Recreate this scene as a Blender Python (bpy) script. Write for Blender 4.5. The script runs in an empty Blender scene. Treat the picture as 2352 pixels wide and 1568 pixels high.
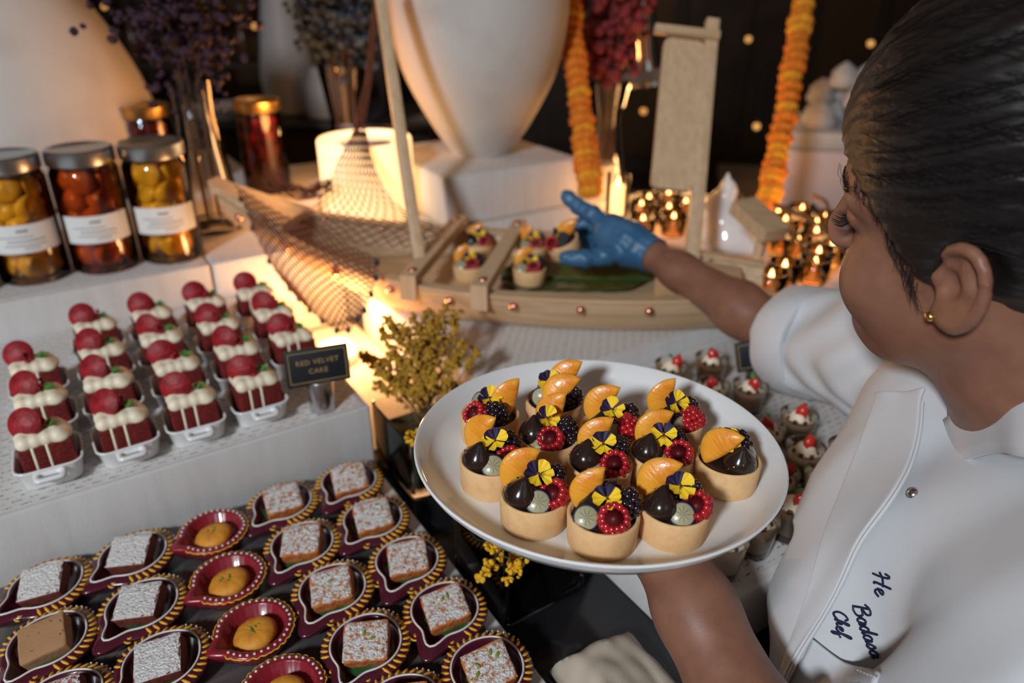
import bpy, bmesh, math, random
import numpy as np
from mathutils import Vector, Matrix, Euler

SC = bpy.context.scene
COL = SC.collection
R = math.radians
random.seed(7)

# ------------------------------------------------------------------ camera
CAM_H = 1.46
PITCH = R(26.6)
FPX = 1700.0
cam_d = bpy.data.cameras.new('camera')
cam_d.sensor_width = 36.0
cam_d.lens = FPX * 36.0 / 2352.0
cam_d.clip_start = 0.02
cam_d.dof.use_dof = True
cam_d.dof.focus_distance = 0.57
cam_d.dof.aperture_fstop = 3.6
cam_o = bpy.data.objects.new('camera', cam_d)
cam_o.location = (0, 0, CAM_H)
cam_o.rotation_euler = (math.pi / 2 - PITCH, 0, 0)
COL.objects.link(cam_o)
SC.camera = cam_o

# ------------------------------------------------------------------ world, light, exposure
SC.view_settings.view_transform = 'Standard'
SC.view_settings.look = 'None'
SC.view_settings.gamma = 1.0
SC.view_settings.use_curve_mapping = False
SC.view_settings.exposure = 0.0
SC.cycles.transparent_max_bounces = 32
wd = bpy.data.worlds.new('world')
wd.use_nodes = True
wd.node_tree.nodes['Background'].inputs[0].default_value = (1.0, 0.66, 0.44, 1)
wd.node_tree.nodes['Background'].inputs[1].default_value = 0.10
SC.world = wd


def area(name, loc, target, size, power, col):
    l = bpy.data.lights.new(name, 'AREA')
    l.shape = 'DISK'
    l.size = size
    l.energy = power
    l.color = col
    o = bpy.data.objects.new(name, l)
    o.location = loc
    o.rotation_euler = (Vector(target) - Vector(loc)).to_track_quat('-Z', 'Y').to_euler()
    COL.objects.link(o)
    return o


def point(name, loc, power, col, rad=0.02):
    l = bpy.data.lights.new(name, 'POINT')
    l.energy = power
    l.color = col
    l.shadow_soft_size = rad
    o = bpy.data.objects.new(name, l)
    o.location = loc
    COL.objects.link(o)
    return o


# cool daylight-balanced spot of the room, high on the left behind the photographer
area('ceiling_spot', (-1.15, -1.8, 2.65), (0.0, 0.75, 1.0), 0.34, 76, (0.88, 0.94, 1.0))
# soft cool fill light added behind the camera on the right
area('cool_fill', (1.2, -2.2, 2.9), (0.1, 0.8, 1.0), 1.6, 2.5, (0.80, 0.90, 1.0))

# ------------------------------------------------------------------ pixel helpers (photo frame 2352 x 1568)
CP, SP = math.cos(PITCH), math.sin(PITCH)


def ray(x, y):
    u = (x - 1176) / FPX
    v = -(y - 784) / FPX
    return (u, CP + v * SP, -SP + v * CP)


def at_z(x, y, z):
    d = ray(x, y)
    t = (z - CAM_H) / d[2]
    return Vector((d[0] * t, d[1] * t, z))


def at_d(x, y, t):
    d = ray(x, y)
    return Vector((d[0] * t, d[1] * t, CAM_H + d[2] * t))


YAW = R(32.5)
AX = Vector((math.cos(YAW), math.sin(YAW), 0))
BX = Vector((-math.sin(YAW), math.cos(YAW), 0))


def ab(a, b, z=0.0):
    return AX * a + BX * b + Vector((0, 0, z))


# ------------------------------------------------------------------ materials
def mat(name, col, rough=0.5, metal=0.0, spec=0.5, var=None, var2=None, bump=None, sss=0.0, trans=0.0,
        ior=1.45, emit=None, coat=0.0, sheen=0.0, stretch=None, alpha=None):
    m = bpy.data.materials.new(name)
    m.use_nodes = True
    nt = m.node_tree
    b = nt.nodes['Principled BSDF']
    c4 = (*col, 1)
    b.inputs['Base Color'].default_value = c4
    b.inputs['Roughness'].default_value = rough
    b.inputs['Metallic'].default_value = metal
    b.inputs['Specular IOR Level'].default_value = spec
    b.inputs['IOR'].default_value = ior
    b.inputs['Transmission Weight'].default_value = trans
    b.inputs['Coat Weight'].default_value = coat
    b.inputs['Coat Roughness'].default_value = 0.08
    b.inputs['Sheen Weight'].default_value = sheen
    if sss:
        b.inputs['Subsurface Weight'].default_value = sss
        b.inputs['Subsurface Radius'].default_value = (1.0, 0.45, 0.25)
        b.inputs['Subsurface Scale'].default_value = 0.006
    if emit:
        b.inputs['Emission Color'].default_value = (*emit[0], 1)
        b.inputs['Emission Strength'].default_value = emit[1]
    tc = None
    vec = None
    if var or bump or var2:
        tc = nt.nodes.new('ShaderNodeTexCoord')
        mp = nt.nodes.new('ShaderNodeMapping')
        nt.links.new(tc.outputs['Object'], mp.inputs[0])
        if stretch:
            mp.inputs['Scale'].default_value = stretch
        vec = mp.outputs[0]
    cur = None
    for vv in (var, var2):
        if not vv:
            continue
        sc_, col2, lo, hi = vv[:4]
        n = nt.nodes.new('ShaderNodeTexNoise')
        n.inputs['Scale'].default_value = sc_
        n.inputs['Detail'].default_value = 4
        nt.links.new(vec, n.inputs['Vector'])
        mr = nt.nodes.new('ShaderNodeMapRange')
        mr.inputs[1].default_value = lo
        mr.inputs[2].default_value = hi
        nt.links.new(n.outputs[0], mr.inputs[0])
        mx = nt.nodes.new('ShaderNodeMix')
        mx.data_type = 'RGBA'
        nt.links.new(mr.outputs[0], mx.inputs[0])
        if cur is None:
            mx.inputs[6].default_value = c4
        else:
            nt.links.new(cur, mx.inputs[6])
        mx.inputs[7].default_value = (*col2, 1)
        cur = mx.outputs[2]
    if cur is not None:
        nt.links.new(cur, b.inputs['Base Color'])
    if bump:
        n = nt.nodes.new('ShaderNodeTexNoise')
        n.inputs['Scale'].default_value = bump[0]
        n.inputs['Detail'].default_value = 5
        nt.links.new(vec, n.inputs['Vector'])
        bp = nt.nodes.new('ShaderNodeBump')
        bp.inputs['Strength'].default_value = bump[1]
        bp.inputs['Distance'].default_value = bump[2] if len(bump) > 2 else 0.002
        nt.links.new(n.outputs[0], bp.inputs['Height'])
        nt.links.new(bp.outputs[0], b.inputs['Normal'])
    return m


def glass(name, tint=(1, 1, 1), rough=0.02, body=0.0):
    """thin clear glass: see-through with a Fresnel gloss"""
    m = bpy.data.materials.new(name)
    m.use_nodes = True
    nt = m.node_tree
    nt.nodes.remove(nt.nodes['Principled BSDF'])
    out = nt.nodes['Material Output']
    tr = nt.nodes.new('ShaderNodeBsdfTransparent')
    tr.inputs[0].default_value = (*tint, 1)
    gl = nt.nodes.new('ShaderNodeBsdfGlossy')
    gl.inputs['Roughness'].default_value = rough
    fr = nt.nodes.new('ShaderNodeFresnel')
    fr.inputs[0].default_value = 1.5
    mx = nt.nodes.new('ShaderNodeMixShader')
    if body:
        mr = nt.nodes.new('ShaderNodeMath')
        mr.operation = 'MAXIMUM'
        mr.inputs[1].default_value = body
        nt.links.new(fr.outputs[0], mr.inputs[0])
        nt.links.new(mr.outputs[0], mx.inputs[0])
    else:
        nt.links.new(fr.outputs[0], mx.inputs[0])
    nt.links.new(tr.outputs[0], mx.inputs[1])
    nt.links.new(gl.outputs[0], mx.inputs[2])
    nt.links.new(mx.outputs[0], out.inputs[0])
    return m


def paper_print(name):
    """white paper printed with rows of small grey words"""
    m = mat(name, (0.64, 0.62, 0.60), 0.75)
    nt = m.node_tree
    b = nt.nodes['Principled BSDF']
    tc = nt.nodes.new('ShaderNodeTexCoord')
    mp = nt.nodes.new('ShaderNodeMapping')
    nt.links.new(tc.outputs['Object'], mp.inputs[0])
    br = nt.nodes.new('ShaderNodeTexBrick')
    br.offset = 0.5
    br.inputs['Scale'].default_value = 1.0
    br.inputs['Brick Width'].default_value = 0.016
    br.inputs['Row Height'].default_value = 0.009
    br.inputs['Mortar Size'].default_value = 0.0034
    br.inputs['Mortar Smooth'].default_value = 0.0
    br.inputs['Color1'].default_value = (1, 1, 1, 1)
    br.inputs['Color2'].default_value = (1, 1, 1, 1)
    br.inputs['Mortar'].default_value = (0, 0, 0, 1)
    nt.links.new(mp.outputs[0], br.inputs['Vector'])
    n = nt.nodes.new('ShaderNodeTexNoise')
    n.inputs['Scale'].default_value = 420
    n.inputs['Detail'].default_value = 1
    nt.links.new(mp.outputs[0], n.inputs['Vector'])
    mr = nt.nodes.new('ShaderNodeMapRange')
    mr.inputs[1].default_value = 0.42
    mr.inputs[2].default_value = 0.56
    nt.links.new(n.outputs[0], mr.inputs[0])
    mu = nt.nodes.new('ShaderNodeMath')
    mu.operation = 'MULTIPLY'
    nt.links.new(br.outputs[0], mu.inputs[0])
    nt.links.new(mr.outputs[0], mu.inputs[1])
    mx = nt.nodes.new('ShaderNodeMix')
    mx.data_type = 'RGBA'
    mx.inputs[6].default_value = (0.64, 0.62, 0.60, 1)
    mx.inputs[7].default_value = (0.16, 0.15, 0.15, 1)
    nt.links.new(mu.outputs[0], mx.inputs[0])
    nt.links.new(mx.outputs[2], b.inputs['Base Color'])
    return m


MT = {}
MT['linen'] = mat('white_woven_cover', (0.62, 0.61, 0.60), 0.8, var=(60, (0.56, 0.545, 0.53), 0.35, 0.7), bump=(900, 0.15), stretch=(1, 1, 0.12))
MT['print'] = paper_print('printed_paper')
MT['marble'] = mat('black_marble', (0.012, 0.012, 0.014), 0.12, var=(9, (0.10, 0.10, 0.11), 0.60, 0.72), spec=0.6)
MT['porcelain'] = mat('white_porcelain', (0.80, 0.81, 0.81), 0.12, coat=0.5)
MT['steel'] = mat('brushed_steel', (0.62, 0.62, 0.63), 0.25, 1.0)
MT['chrome'] = mat('chrome', (0.8, 0.8, 0.82), 0.08, 1.0)
MT['gold'] = mat('gold', (0.95, 0.62, 0.18), 0.22, 1.0)
MT['copper'] = mat('copper', (0.72, 0.36, 0.24), 0.2, 1.0)
MT['wood'] = mat('pale_wood', (0.62, 0.43, 0.26), 0.5, var=(5, (0.52, 0.34, 0.19), 0.35, 0.65), stretch=(0.4, 24, 24))
MT['wood_v'] = mat('pale_wood_upright', (0.64, 0.45, 0.28), 0.5, var=(5, (0.56, 0.38, 0.22), 0.35, 0.65), stretch=(24, 24, 0.4))
for _k in ('wood', 'wood_v'):
    for _n in MT[_k].node_tree.nodes:
        if _n.type == 'TEX_NOISE':
            _n.inputs['Detail'].default_value = 1.0
MT['slate'] = mat('grey_stone_board', (0.085, 0.078, 0.080), 0.32, var=(10, (0.20, 0.16, 0.15), 0.45, 0.7), stretch=(1, 5, 1))
MT['glass'] = glass('clear_glass')
MT['black_card'] = mat('black_card', (0.012, 0.016, 0.02), 0.55)
MT['gold_ink'] = mat('gold_ink', (0.55, 0.36, 0.14), 0.4, 0.3)
MT['dark'] = mat('dark_stained_wood', (0.020, 0.013, 0.009), 0.5, var=(5, (0.04, 0.025, 0.015), 0.4, 0.7))
MT['floor'] = mat('dark_floor', (0.03, 0.022, 0.018), 0.4)


# ------------------------------------------------------------------ geometry helpers
class G:
    def __init__(s):
        s.v = []
        s.f = []

    def add(s, vs, fs, M=None):
        n = len(s.v)
        if M is not None:
            vs = [M @ Vector(p) for p in vs]
        s.v.extend([tuple(p) for p in vs])
        s.f.extend([tuple(i + n for i in f) for f in fs])
        return s

    def join(s, o, M=None):
        return s.add(o.v, o.f, M)

    def box(s, c, sz, M=None):
        x, y, z = c
        a, b, h = sz[0] / 2, sz[1] / 2, sz[2] / 2
        vs = [(x + i * a, y + j * b, z + k * h) for k in (-1, 1) for j in (-1, 1) for i in (-1, 1)]
        return s.add(vs, [(0, 2, 3, 1), (4, 5, 7, 6), (0, 1, 5, 4), (2, 6, 7, 3), (0, 4, 6, 2), (1, 3, 7, 5)], M)

    def loops(s, loops, closed=True, cap0=True, cap1=True, M=None):
        n = len(loops[0])
        vs = [p for l in loops for p in l]
        fs = []
        for i in range(len(loops) - 1):
            for j in range(n if closed else n - 1):
                k = (j + 1) % n
                fs.append((i * n + j, i * n + k, (i + 1) * n + k, (i + 1) * n + j))
        if cap0 and closed:
            fs.append(tuple(range(n - 1, -1, -1)))
        if cap1 and closed:
            fs.append(tuple((len(loops) - 1) * n + j for j in range(n)))
        return s.add(vs, fs, M)

    def lathe(s, prof, n=32, M=None, cap0=True, cap1=True):
        ls = []
        for r, z in prof:
            r = max(r, 1e-5)
            ls.append([(r * math.cos(2 * math.pi * j / n), r * math.sin(2 * math.pi * j / n), z) for j in range(n)])
        return s.loops(ls, True, cap0, cap1, M)

    def ell(s, c, r, nu=12, nv=8, M=None):
        if not hasattr(r, '__len__'):
            r = (r, r, r)
        ls = []
        for i in range(nv + 1):
            t = math.pi * i / nv
            q = max(math.sin(t), 1e-4)
            ls.append([(c[0] + r[0] * q * math.cos(2 * math.pi * j / nu), c[1] + r[1] * q * math.sin(2 * math.pi * j / nu),
                        c[2] - r[2] * math.cos(t)) for j in range(nu)])
        return s.loops(ls, True, False, False, M)

    def tube(s, pts, r, n=6, M=None, cap=True):
        pts = [Vector(p) for p in pts]
        rr = r if hasattr(r, '__len__') else [r] * len(pts)
        ls = []
        up = None
        for i, p in enumerate(pts):
            t = (pts[min(i + 1, len(pts) - 1)] - pts[max(i - 1, 0)])
            t = t.normalized() if t.length > 1e-9 else Vector((0, 0, 1))
            if up is None:
                up = Vector((0, 0, 1)) if abs(t.z) < 0.9 else Vector((1, 0, 0))
            a = t.cross(up)
            if a.length < 1e-6:
                a = t.orthogonal()
            a.normalize()
            b = a.cross(t).normalized()
            up = b
            ls.append([tuple(p + (a * math.cos(2 * math.pi * j / n) + b * math.sin(2 * math.pi * j / n)) * rr[i]) for j in range(n)])
        return s.loops(ls, True, cap, cap, M)

    def prism(s, out, z0, z1, M=None):
        return s.loops([[(x, y, z0) for x, y in out], [(x, y, z1) for x, y in out]], True, True, True, M)

    def sheet(s, rows, M=None):
        return s.loops(rows, False, False, False, M)


def rrect(w, h, r, n=4):
    o = []
    for cx, cy, a0 in ((w / 2 - r, h / 2 - r, 0), (-w / 2 + r, h / 2 - r, 90), (-w / 2 + r, -h / 2 + r, 180), (w / 2 - r, -h / 2 + r, 270)):
        for i in range(n + 1):
            a = R(a0 + 90 * i / n)
            o.append((cx + r * math.cos(a), cy + r * math.sin(a)))
    return o


def rbox(w, d, h, r, n=3, base=0.0):
    """box with rounded corners and softened top and bottom edges, standing on z=base"""
    g = G()
    e = r * 0.7
    pr = [(e, 0), (e * 0.3, e * 0.3), (0, e), (0, h - e), (e * 0.3, h - e * 0.3), (e, h)]
    ls = []
    for ins, z in pr:
        ls.append([(x, y, base + z) for x, y in rrect(w - 2 * ins, d - 2 * ins, max(r - ins, 1e-4), n)])
    return g.loops(ls)


def mesh_of(name, g, m=None, smooth=True, recalc=True):
    me = bpy.data.meshes.new(name)
    me.from_pydata(g.v, [], g.f)
    if recalc:
        bm = bmesh.new()
        bm.from_mesh(me)
        bmesh.ops.recalc_face_normals(bm, faces=bm.faces)
        bm.to_mesh(me)
        bm.free()
    if smooth:
        me.polygons.foreach_set('use_smooth', [True] * len(me.polygons))
    if m is not None:
        me.materials.append(MT[m] if isinstance(m, str) else m)
    me.update()
    if smooth == 'auto':
        try:
            me.set_sharp_from_angle(angle=R(38))
        except Exception:
            pass
    return me


def obj(name, data, m=None, parent=None, loc=None, rot=None, scale=None, smooth='auto', kind=None):
    if isinstance(data, G):
        data = mesh_of(name, data, m, smooth)
    o = bpy.data.objects.new(name, data)
    COL.objects.link(o)
    if parent is not None:
        o.parent = parent
    if loc is not None:
        o.location = loc
    if rot is not None:
        o.rotation_euler = rot
    if scale is not None:
        o.scale = scale if hasattr(scale, '__len__') else (scale,) * 3
    if kind:
        o['kind'] = kind
    return o


def tag(o, label, cat, group=None):
    o['label'] = label
    o['category'] = cat
    if group:
        o['group'] = group
    return o


def thing(name, label, cat, loc=(0, 0, 0), rot=(0, 0, 0), group=None):
    o = bpy.data.objects.new(name, None)
    o.empty_display_size = 0.02
    COL.objects.link(o)
    o.location = loc
    o.rotation_euler = rot
    return tag(o, label, cat, group)


def dup(root, label=None, loc=None, rot=None, parent=None):
    c = root.copy()
    COL.objects.link(c)
    if parent is not None:
        c.parent = parent
    if label:
        c['label'] = label
    if loc is not None:
        c.location = loc
    if rot is not None:
        c.rotation_euler = rot
    for ch in list(root.children):
        dup(ch, parent=c)
    return c


def rot_to(v):
    return Vector(v).to_track_quat('Z', 'Y').to_matrix().to_4x4()


def TR(loc, rot=(0, 0, 0), sc=(1, 1, 1)):
    return Matrix.LocRotScale(Vector(loc), Euler(rot), Vector(sc))


def bez(pts, n):
    """Catmull-Rom through the points"""
    pts = [Vector(p) for p in pts]
    P = [pts[0] * 2 - pts[1]] + pts + [pts[-1] * 2 - pts[-2]]
    out = []
    m = len(pts) - 1
    for i in range(n + 1):
        t = i / n * m
        k = min(int(t), m - 1)
        u = t - k
        a, b, c, d = P[k:k + 4]
        out.append(0.5 * ((2 * b) + (c - a) * u + (2 * a - 5 * b + 4 * c - d) * u * u + (3 * b - a - 3 * c + d) * u ** 3))
    return out


# ------------------------------------------------------------------ smooth solid modelling (signed distance + surface nets)
def smin(a, b, k):
    if k <= 0:
        return np.minimum(a, b)
    h = np.clip(0.5 + 0.5 * (b - a) / k, 0, 1)
    return b + (a - b) * h - k * h * (1 - h)


class SDF:
    def __init__(s):
        s.p = []
        s.warp = None

    def cone(s, a, b, ra, rb, k=0.01, op='u', M=None):
        a = np.array(a, float)
        b = np.array(b, float)
        if M is not None:
            a = np.array(M @ Vector(a))
            b = np.array(M @ Vector(b))
        ba = b - a
        L2 = max(ba @ ba, 1e-12)

        def fn(p):
            t = np.clip(((p - a) @ ba) / L2, 0, 1)
            return np.linalg.norm(p - a - t[:, None] * ba, axis=1) - (ra + (rb - ra) * t)
        s.p.append((fn, (a + b) / 2, math.sqrt(L2) / 2 + max(ra, rb), k, op))
        return s

    def chain(s, pts, rr, k=0.01, op='u', M=None):
        for i in range(len(pts) - 1):
            s.cone(pts[i], pts[i + 1], rr[i], rr[i + 1], k, op, M)
        return s

    def ell(s, c, r, k=0.01, op='u', M=None, rot=None):
        """ellipsoid, local axes turned by rot (3x3, columns are axes), then M"""
        A = Matrix.Identity(3) if rot is None else rot.to_3x3()
        C = Vector(c)
        if M is not None:
            C = M @ C
            A = M.to_3x3() @ A
        A = np.array(A)
        C = np.array(C)
        rr = np.array(r if hasattr(r, '__len__') else (r, r, r), float)

        def fn(p):
            q = (p - C) @ A
            k0 = np.linalg.norm(q / rr, axis=1)
            k1 = np.linalg.norm(q / (rr * rr), axis=1) + 1e-9
            return k0 * (k0 - 1.0) / k1
        s.p.append((fn, C, float(rr.max()), k, op))
        return s

    def raw(s, fn, c, r, k=0.01, op='u'):
        s.p.append((fn, np.array(c, float), r, k, op))
        return s

    def eval(s, p, c=None, rb=None):
        d = np.full(len(p), 1.0)
        for fn, pc, pr, k, op in s.p:
            if c is not None and np.linalg.norm(c - pc) > rb + pr + k * 2 + 0.02:
                continue
            e = fn(p)
            if op == 'u':
                d = smin(d, e, k)
            elif op == 's':
                d = -smin(-d, e, k)
            else:
                d = -smin(-d, -e, k)
        if s.warp:
            d = d + s.warp(p)
        return d

    def mesh(s, lo, hi, h, B=20):
        lo = np.array(lo, float)
        n = np.ceil((np.array(hi) - lo) / h).astype(int) + 1
        nb = np.ceil(n / B).astype(int)
        I = np.stack(np.meshgrid(*[np.arange(q) for q in nb], indexing='ij'), -1).reshape(-1, 3)
        cen = lo + (I * B + B / 2) * h
        rad = math.sqrt(3) * (B / 2 + 1) * h
        d = np.concatenate([s.eval(q) for q in np.array_split(cen, max(1, len(cen) // 20000))])
        act = I[np.abs(d) < rad * 1.5 + 0.01]
        N = n + B + 2
        ids, pos, quads = [], [], []
        ar = np.arange(B + 2)
        for bi in act:
            o = bi * B - 1
            gi = np.stack(np.meshgrid(o[0] + ar, o[1] + ar, o[2] + ar, indexing='ij'), -1)
            pts = lo + gi.reshape(-1, 3) * h
            D = s.eval(pts, lo + (bi * B + B / 2) * h, rad).reshape(B + 2, B + 2, B + 2)
            S = D < 0
            if S.all() or not S.any():
                continue
            # cells whose low corner index 1..B (own cells), corners up to B+1
            c = {}
            for dx in (0, 1):
                for dy in (0, 1):
                    for dz in (0, 1):
                        c[dx, dy, dz] = D[1 + dx:B + 1 + dx, 1 + dy:B + 1 + dy, 1 + dz:B + 1 + dz]
            neg = sum((v < 0).astype(np.int8) for v in c.values())
            cell = (neg > 0) & (neg < 8)
            ci = np.argwhere(cell)
            if len(ci):
                acc = np.zeros((len(ci), 3))
                cnt = np.zeros(len(ci))
                cv = {k_: v[cell] for k_, v in c.items()}
                for k0 in c:
                    for ax in range(3):
                        if k0[ax] == 0:
                            k1 = list(k0)
                            k1[ax] = 1
                            a, b = cv[k0], cv[tuple(k1)]
                            m = (a < 0) != (b < 0)
                            t = np.where(m, a / np.where(m, a - b, 1), 0)
                            q = np.tile(np.array(k0, float), (len(ci), 1))
                            q[:, ax] = t
                            acc[m] += q[m]
                            cnt[m] += 1
                gcell = ci + 1 + o
                pos.append(lo + (gcell + acc / cnt[:, None]) * h)
                ids.append(((gcell[:, 0] + 2) * N[1] + gcell[:, 1] + 2) * N[2] + gcell[:, 2] + 2)
            for ax in range(3):
                u, v = (ax + 1) % 3, (ax + 2) % 3
                sl0 = [slice(1, B + 1)] * 3
                sl1 = list(sl0)
                sl1[ax] = slice(2, B + 2)
                a, b = S[tuple(sl0)], S[tuple(sl1)]
                for flip, m in ((False, a & ~b), (True, ~a & b)):
                    e = np.argwhere(m) + 1 + o
                    if not len(e):
                        continue
                    q = []
                    for du, dv in ((0, 0), (-1, 0), (-1, -1), (0, -1)):
                        w = e.copy()
                        w[:, u] += du
                        w[:, v] += dv
                        q.append(((w[:, 0] + 2) * N[1] + w[:, 1] + 2) * N[2] + w[:, 2] + 2)
                    q = np.stack(q, 1)
                    quads.append(q[:, ::-1] if flip else q)
        ids = np.concatenate(ids)
        pos = np.concatenate(pos)
        quads = np.concatenate(quads)
        o = np.argsort(ids)
        ids, pos = ids[o], pos[o]
        ix = np.searchsorted(ids, quads)
        ix = np.clip(ix, 0, len(ids) - 1)
        ok = (ids[ix] == quads).all(1)
        return pos, ix[ok]


def sdf_obj(name, sd, lo, hi, h, m, parent=None, smooth_it=2, M=None):
    pos, quads = sd.mesh(lo, hi, h)
    # a little Laplacian smoothing
    for _ in range(smooth_it):
        acc = np.zeros_like(pos)
        cnt = np.zeros(len(pos))
        for a in range(4):
            b = (a + 1) % 4
            np.add.at(acc, quads[:, a], pos[quads[:, b]])
            np.add.at(acc, quads[:, b], pos[quads[:, a]])
            np.add.at(cnt, quads[:, a], 1)
            np.add.at(cnt, quads[:, b], 1)
        ok = cnt > 0
        pos[ok] = 0.5 * pos[ok] + 0.5 * acc[ok] / cnt[ok][:, None]
    if M is not None:
        Mi = np.array(M.inverted())
        pos = pos @ Mi[:3, :3].T + Mi[:3, 3]
    me = bpy.data.meshes.new(name)
    me.vertices.add(len(pos))
    me.vertices.foreach_set('co', pos.ravel())
    me.loops.add(len(quads) * 4)
    me.loops.foreach_set('vertex_index', quads.ravel().astype(np.int32))
    me.polygons.add(len(quads))
    me.polygons.foreach_set('loop_start', np.arange(0, len(quads) * 4, 4, dtype=np.int32))
    me.polygons.foreach_set('use_smooth', np.ones(len(quads), bool))
    me.update(calc_edges=True)
    me.validate()
    me.materials.append(MT[m] if isinstance(m, str) else m)
    o = bpy.data.objects.new(name, me)
    COL.objects.link(o)
    if parent is not None:
        o.parent = parent
    if M is not None:
        o.matrix_local = M
    return o
# ================================================================== the room
def struct(name, g, m, **k):
    o = obj(name, g, m, **k)
    o['kind'] = 'structure'
    return o


struct('floor', G().box((0, 2.2, -0.02), (9, 9.0, 0.04)), 'floor')
wb = struct('wall_back', G().box((0, 6.05, 1.7), (9, 0.1, 3.4)), 'dark')
struct('wall_left', G().box((-4.0, 2.2, 1.7), (0.1, 8.0, 3.4)), 'dark')
struct('wall_right', G().box((4.0, 2.2, 1.7), (0.1, 8.0, 3.4)), 'dark')
MT['bronze'] = mat('dim_bronze_panel', (0.10, 0.06, 0.03), 0.35, 0.6)
for i in range(15):
    obj('wall_panel', G().box((-3.5 + i * 0.5, 5.98, 1.6), (0.40, 0.05, 2.9)), 'dark' if i % 3 else 'bronze', parent=wb)

# the counter everything stands on
ct = thing('buffet_counter', 'long black marble buffet counter under the dessert displays', 'counter', ab(0.45, 0, 0), (0, 0, YAW))
g = rbox(2.65, 1.95, 0.035, 0.008, base=0.85)
obj('counter_top', g, 'marble', ct, loc=(-0.32, 1.185, 0))
obj('cabinet_body', G().box((-0.32, 1.25, 0.4245), (2.5, 1.75, 0.849)), 'dark', ct)

# risers covered in white cloth and printed paper --------------------------------
def riser(name, label, a0, a1, b0, b1, z0, z1, prints=(), r=0.004):
    t = thing(name, label, 'riser', ab((a0 + a1) / 2, (b0 + b1) / 2, z0), (0, 0, YAW))
    obj('riser_body', rbox(a1 - a0, b1 - b0, z1 - z0, r), 'linen', t)
    for (p0, p1, q0, q1) in prints:
        obj('printed_paper', G().box(((p0 + p1) / 2 - (a0 + a1) / 2, (q0 + q1) / 2 - (b0 + b1) / 2, z1 - z0 + 0.0006),
                                     (p1 - p0, q1 - q0, 0.001)), 'print', t)
    return t


lb_ = riser('low_display_board', 'low board with dark streaked stone top under the painted clay lamps', -0.55, 0.267, 0.22, 0.752, 0.885, 0.900)
obj('stone_top', rbox(0.80, 0.528, 0.0012, 0.0008, 2, 0.0150), 'slate', lb_, loc=(-0.0065, 0, 0))
riser('display_riser', 'white cloth-covered riser carrying the red velvet cakes', -0.62, 0.273, 0.754, 1.198, 0.885, 0.979,
      [(-0.612, 0.265, 0.762, 1.192)])
riser('display_riser', 'white cloth-covered riser under the preserve jars and tall vases', -0.95, 0.19, 1.20, 2.1, 0.885, 1.039,
      [(-0.94, 0.18, 1.21, 2.09)])
riser('display_riser', 'narrow white riser between the jars and the glowing cylinder lamp', 0.194, 0.41, 1.20, 2.1, 0.885, 1.039,
      [(0.20, 0.40, 1.21, 2.09)])
riser('display_riser', 'large white riser under the wooden boat', 0.415, 1.34, 0.69, 1.14, 0.885, 0.979,
      [(0.42, 1.30, 0.70, 1.14)])
riser('display_riser', 'white riser behind the boat under the glowing cylinder lamp', 0.412, 0.585, 1.212, 1.80, 0.885, 1.039)
riser('display_riser', 'white riser behind the boat under the vase block', 0.587, 1.02, 1.142, 1.80, 0.885, 1.039)
riser('display_riser', 'small white riser under the tealight glasses', 1.022, 1.34, 1.142, 1.32, 0.885, 0.979)
riser('display_riser', 'low white riser with printed top under the layered cream glasses', 0.402, 1.30, 0.306, 0.688, 0.885, 0.954,
      [(0.412, 1.28, 0.316, 0.68)])
tag(obj('white_paper_sheet', G().box((0, 0, 0), (0.136, 0.40, 0.002)), 'linen', loc=ab(0.344, 0.99, 0.8872), rot=(0, 0, YAW)),
    'white paper strip on the counter in the lit gap beside the cakes', 'paper')

# block carrying the centre vase
bt = thing('white_block', 'white fabric block under the big centre vase', 'block', Vector((-0.12, 1.30, 1.0405)) + AX * 0.15 + BX * 0.15, (0, 0, YAW))
obj('block_body', rbox(0.30, 0.30, 0.09, 0.006), 'linen', bt)
obj('printed_paper', G().box((0, 0, 0.0906), (0.292, 0.292, 0.001)), 'print', bt)

# ================================================================== lamps of the display
MT['lamp_glow'] = mat('glowing_white_shade', (0.9, 0.85, 0.75), 0.6, emit=((1.0, 0.54, 0.19), 1.65))
MT['flame'] = mat('candle_flame', (1, 0.7, 0.3), 0.5, emit=((1.0, 0.55, 0.18), 9.0))
lp = thing('cylinder_lamp', 'glowing warm white cylinder lamp behind the boat net', 'lamp', (-0.268, 1.365, 1.0402))
obj('shade', G().lathe([(0.082, 0.0), (0.085, 0.004), (0.085, 0.146), (0.083, 0.150), (0.080, 0.148), (0.078, 0.140), (0.04, 0.138), (0.0, 0.1375)], 48), 'lamp_glow', lp)
obj('top_disc', G().lathe([(0.0, 0.1385), (0.046, 0.1385), (0.05, 0.140), (0.046, 0.1425), (0.0, 0.1425)], 32), 'porcelain', lp)
pl = point('lamp_side_fill', (-0.42, 1.46, 1.23), 2.4, (1.0, 0.40, 0.11), 0.05)  # warm fill added outside the shade, towards the left vase and jars

# low puck lamp in the gap between the two risers
q = ab(0.335, 1.06, 0.8885)
pk = thing('puck_light', 'small glowing puck light in the gap beside the cake riser', 'lamp', q)
MT['puck'] = mat('glowing_puck', (0.9, 0.85, 0.7), 0.5, emit=((1.0, 0.58, 0.24), 4.0))
obj('lens', G().lathe([(0.0, 0.030), (0.024, 0.028), (0.030, 0.022), (0.030, 0.012)], 28), 'puck', pk)
obj('base', G().lathe([(0.032, 0.0), (0.034, 0.004), (0.033, 0.012), (0.0, 0.012)], 28), 'porcelain', pk)
point('puck_glow', q + Vector((0, 0, 0.075)), 2.4, (1.0, 0.50, 0.18), 0.03)

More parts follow.
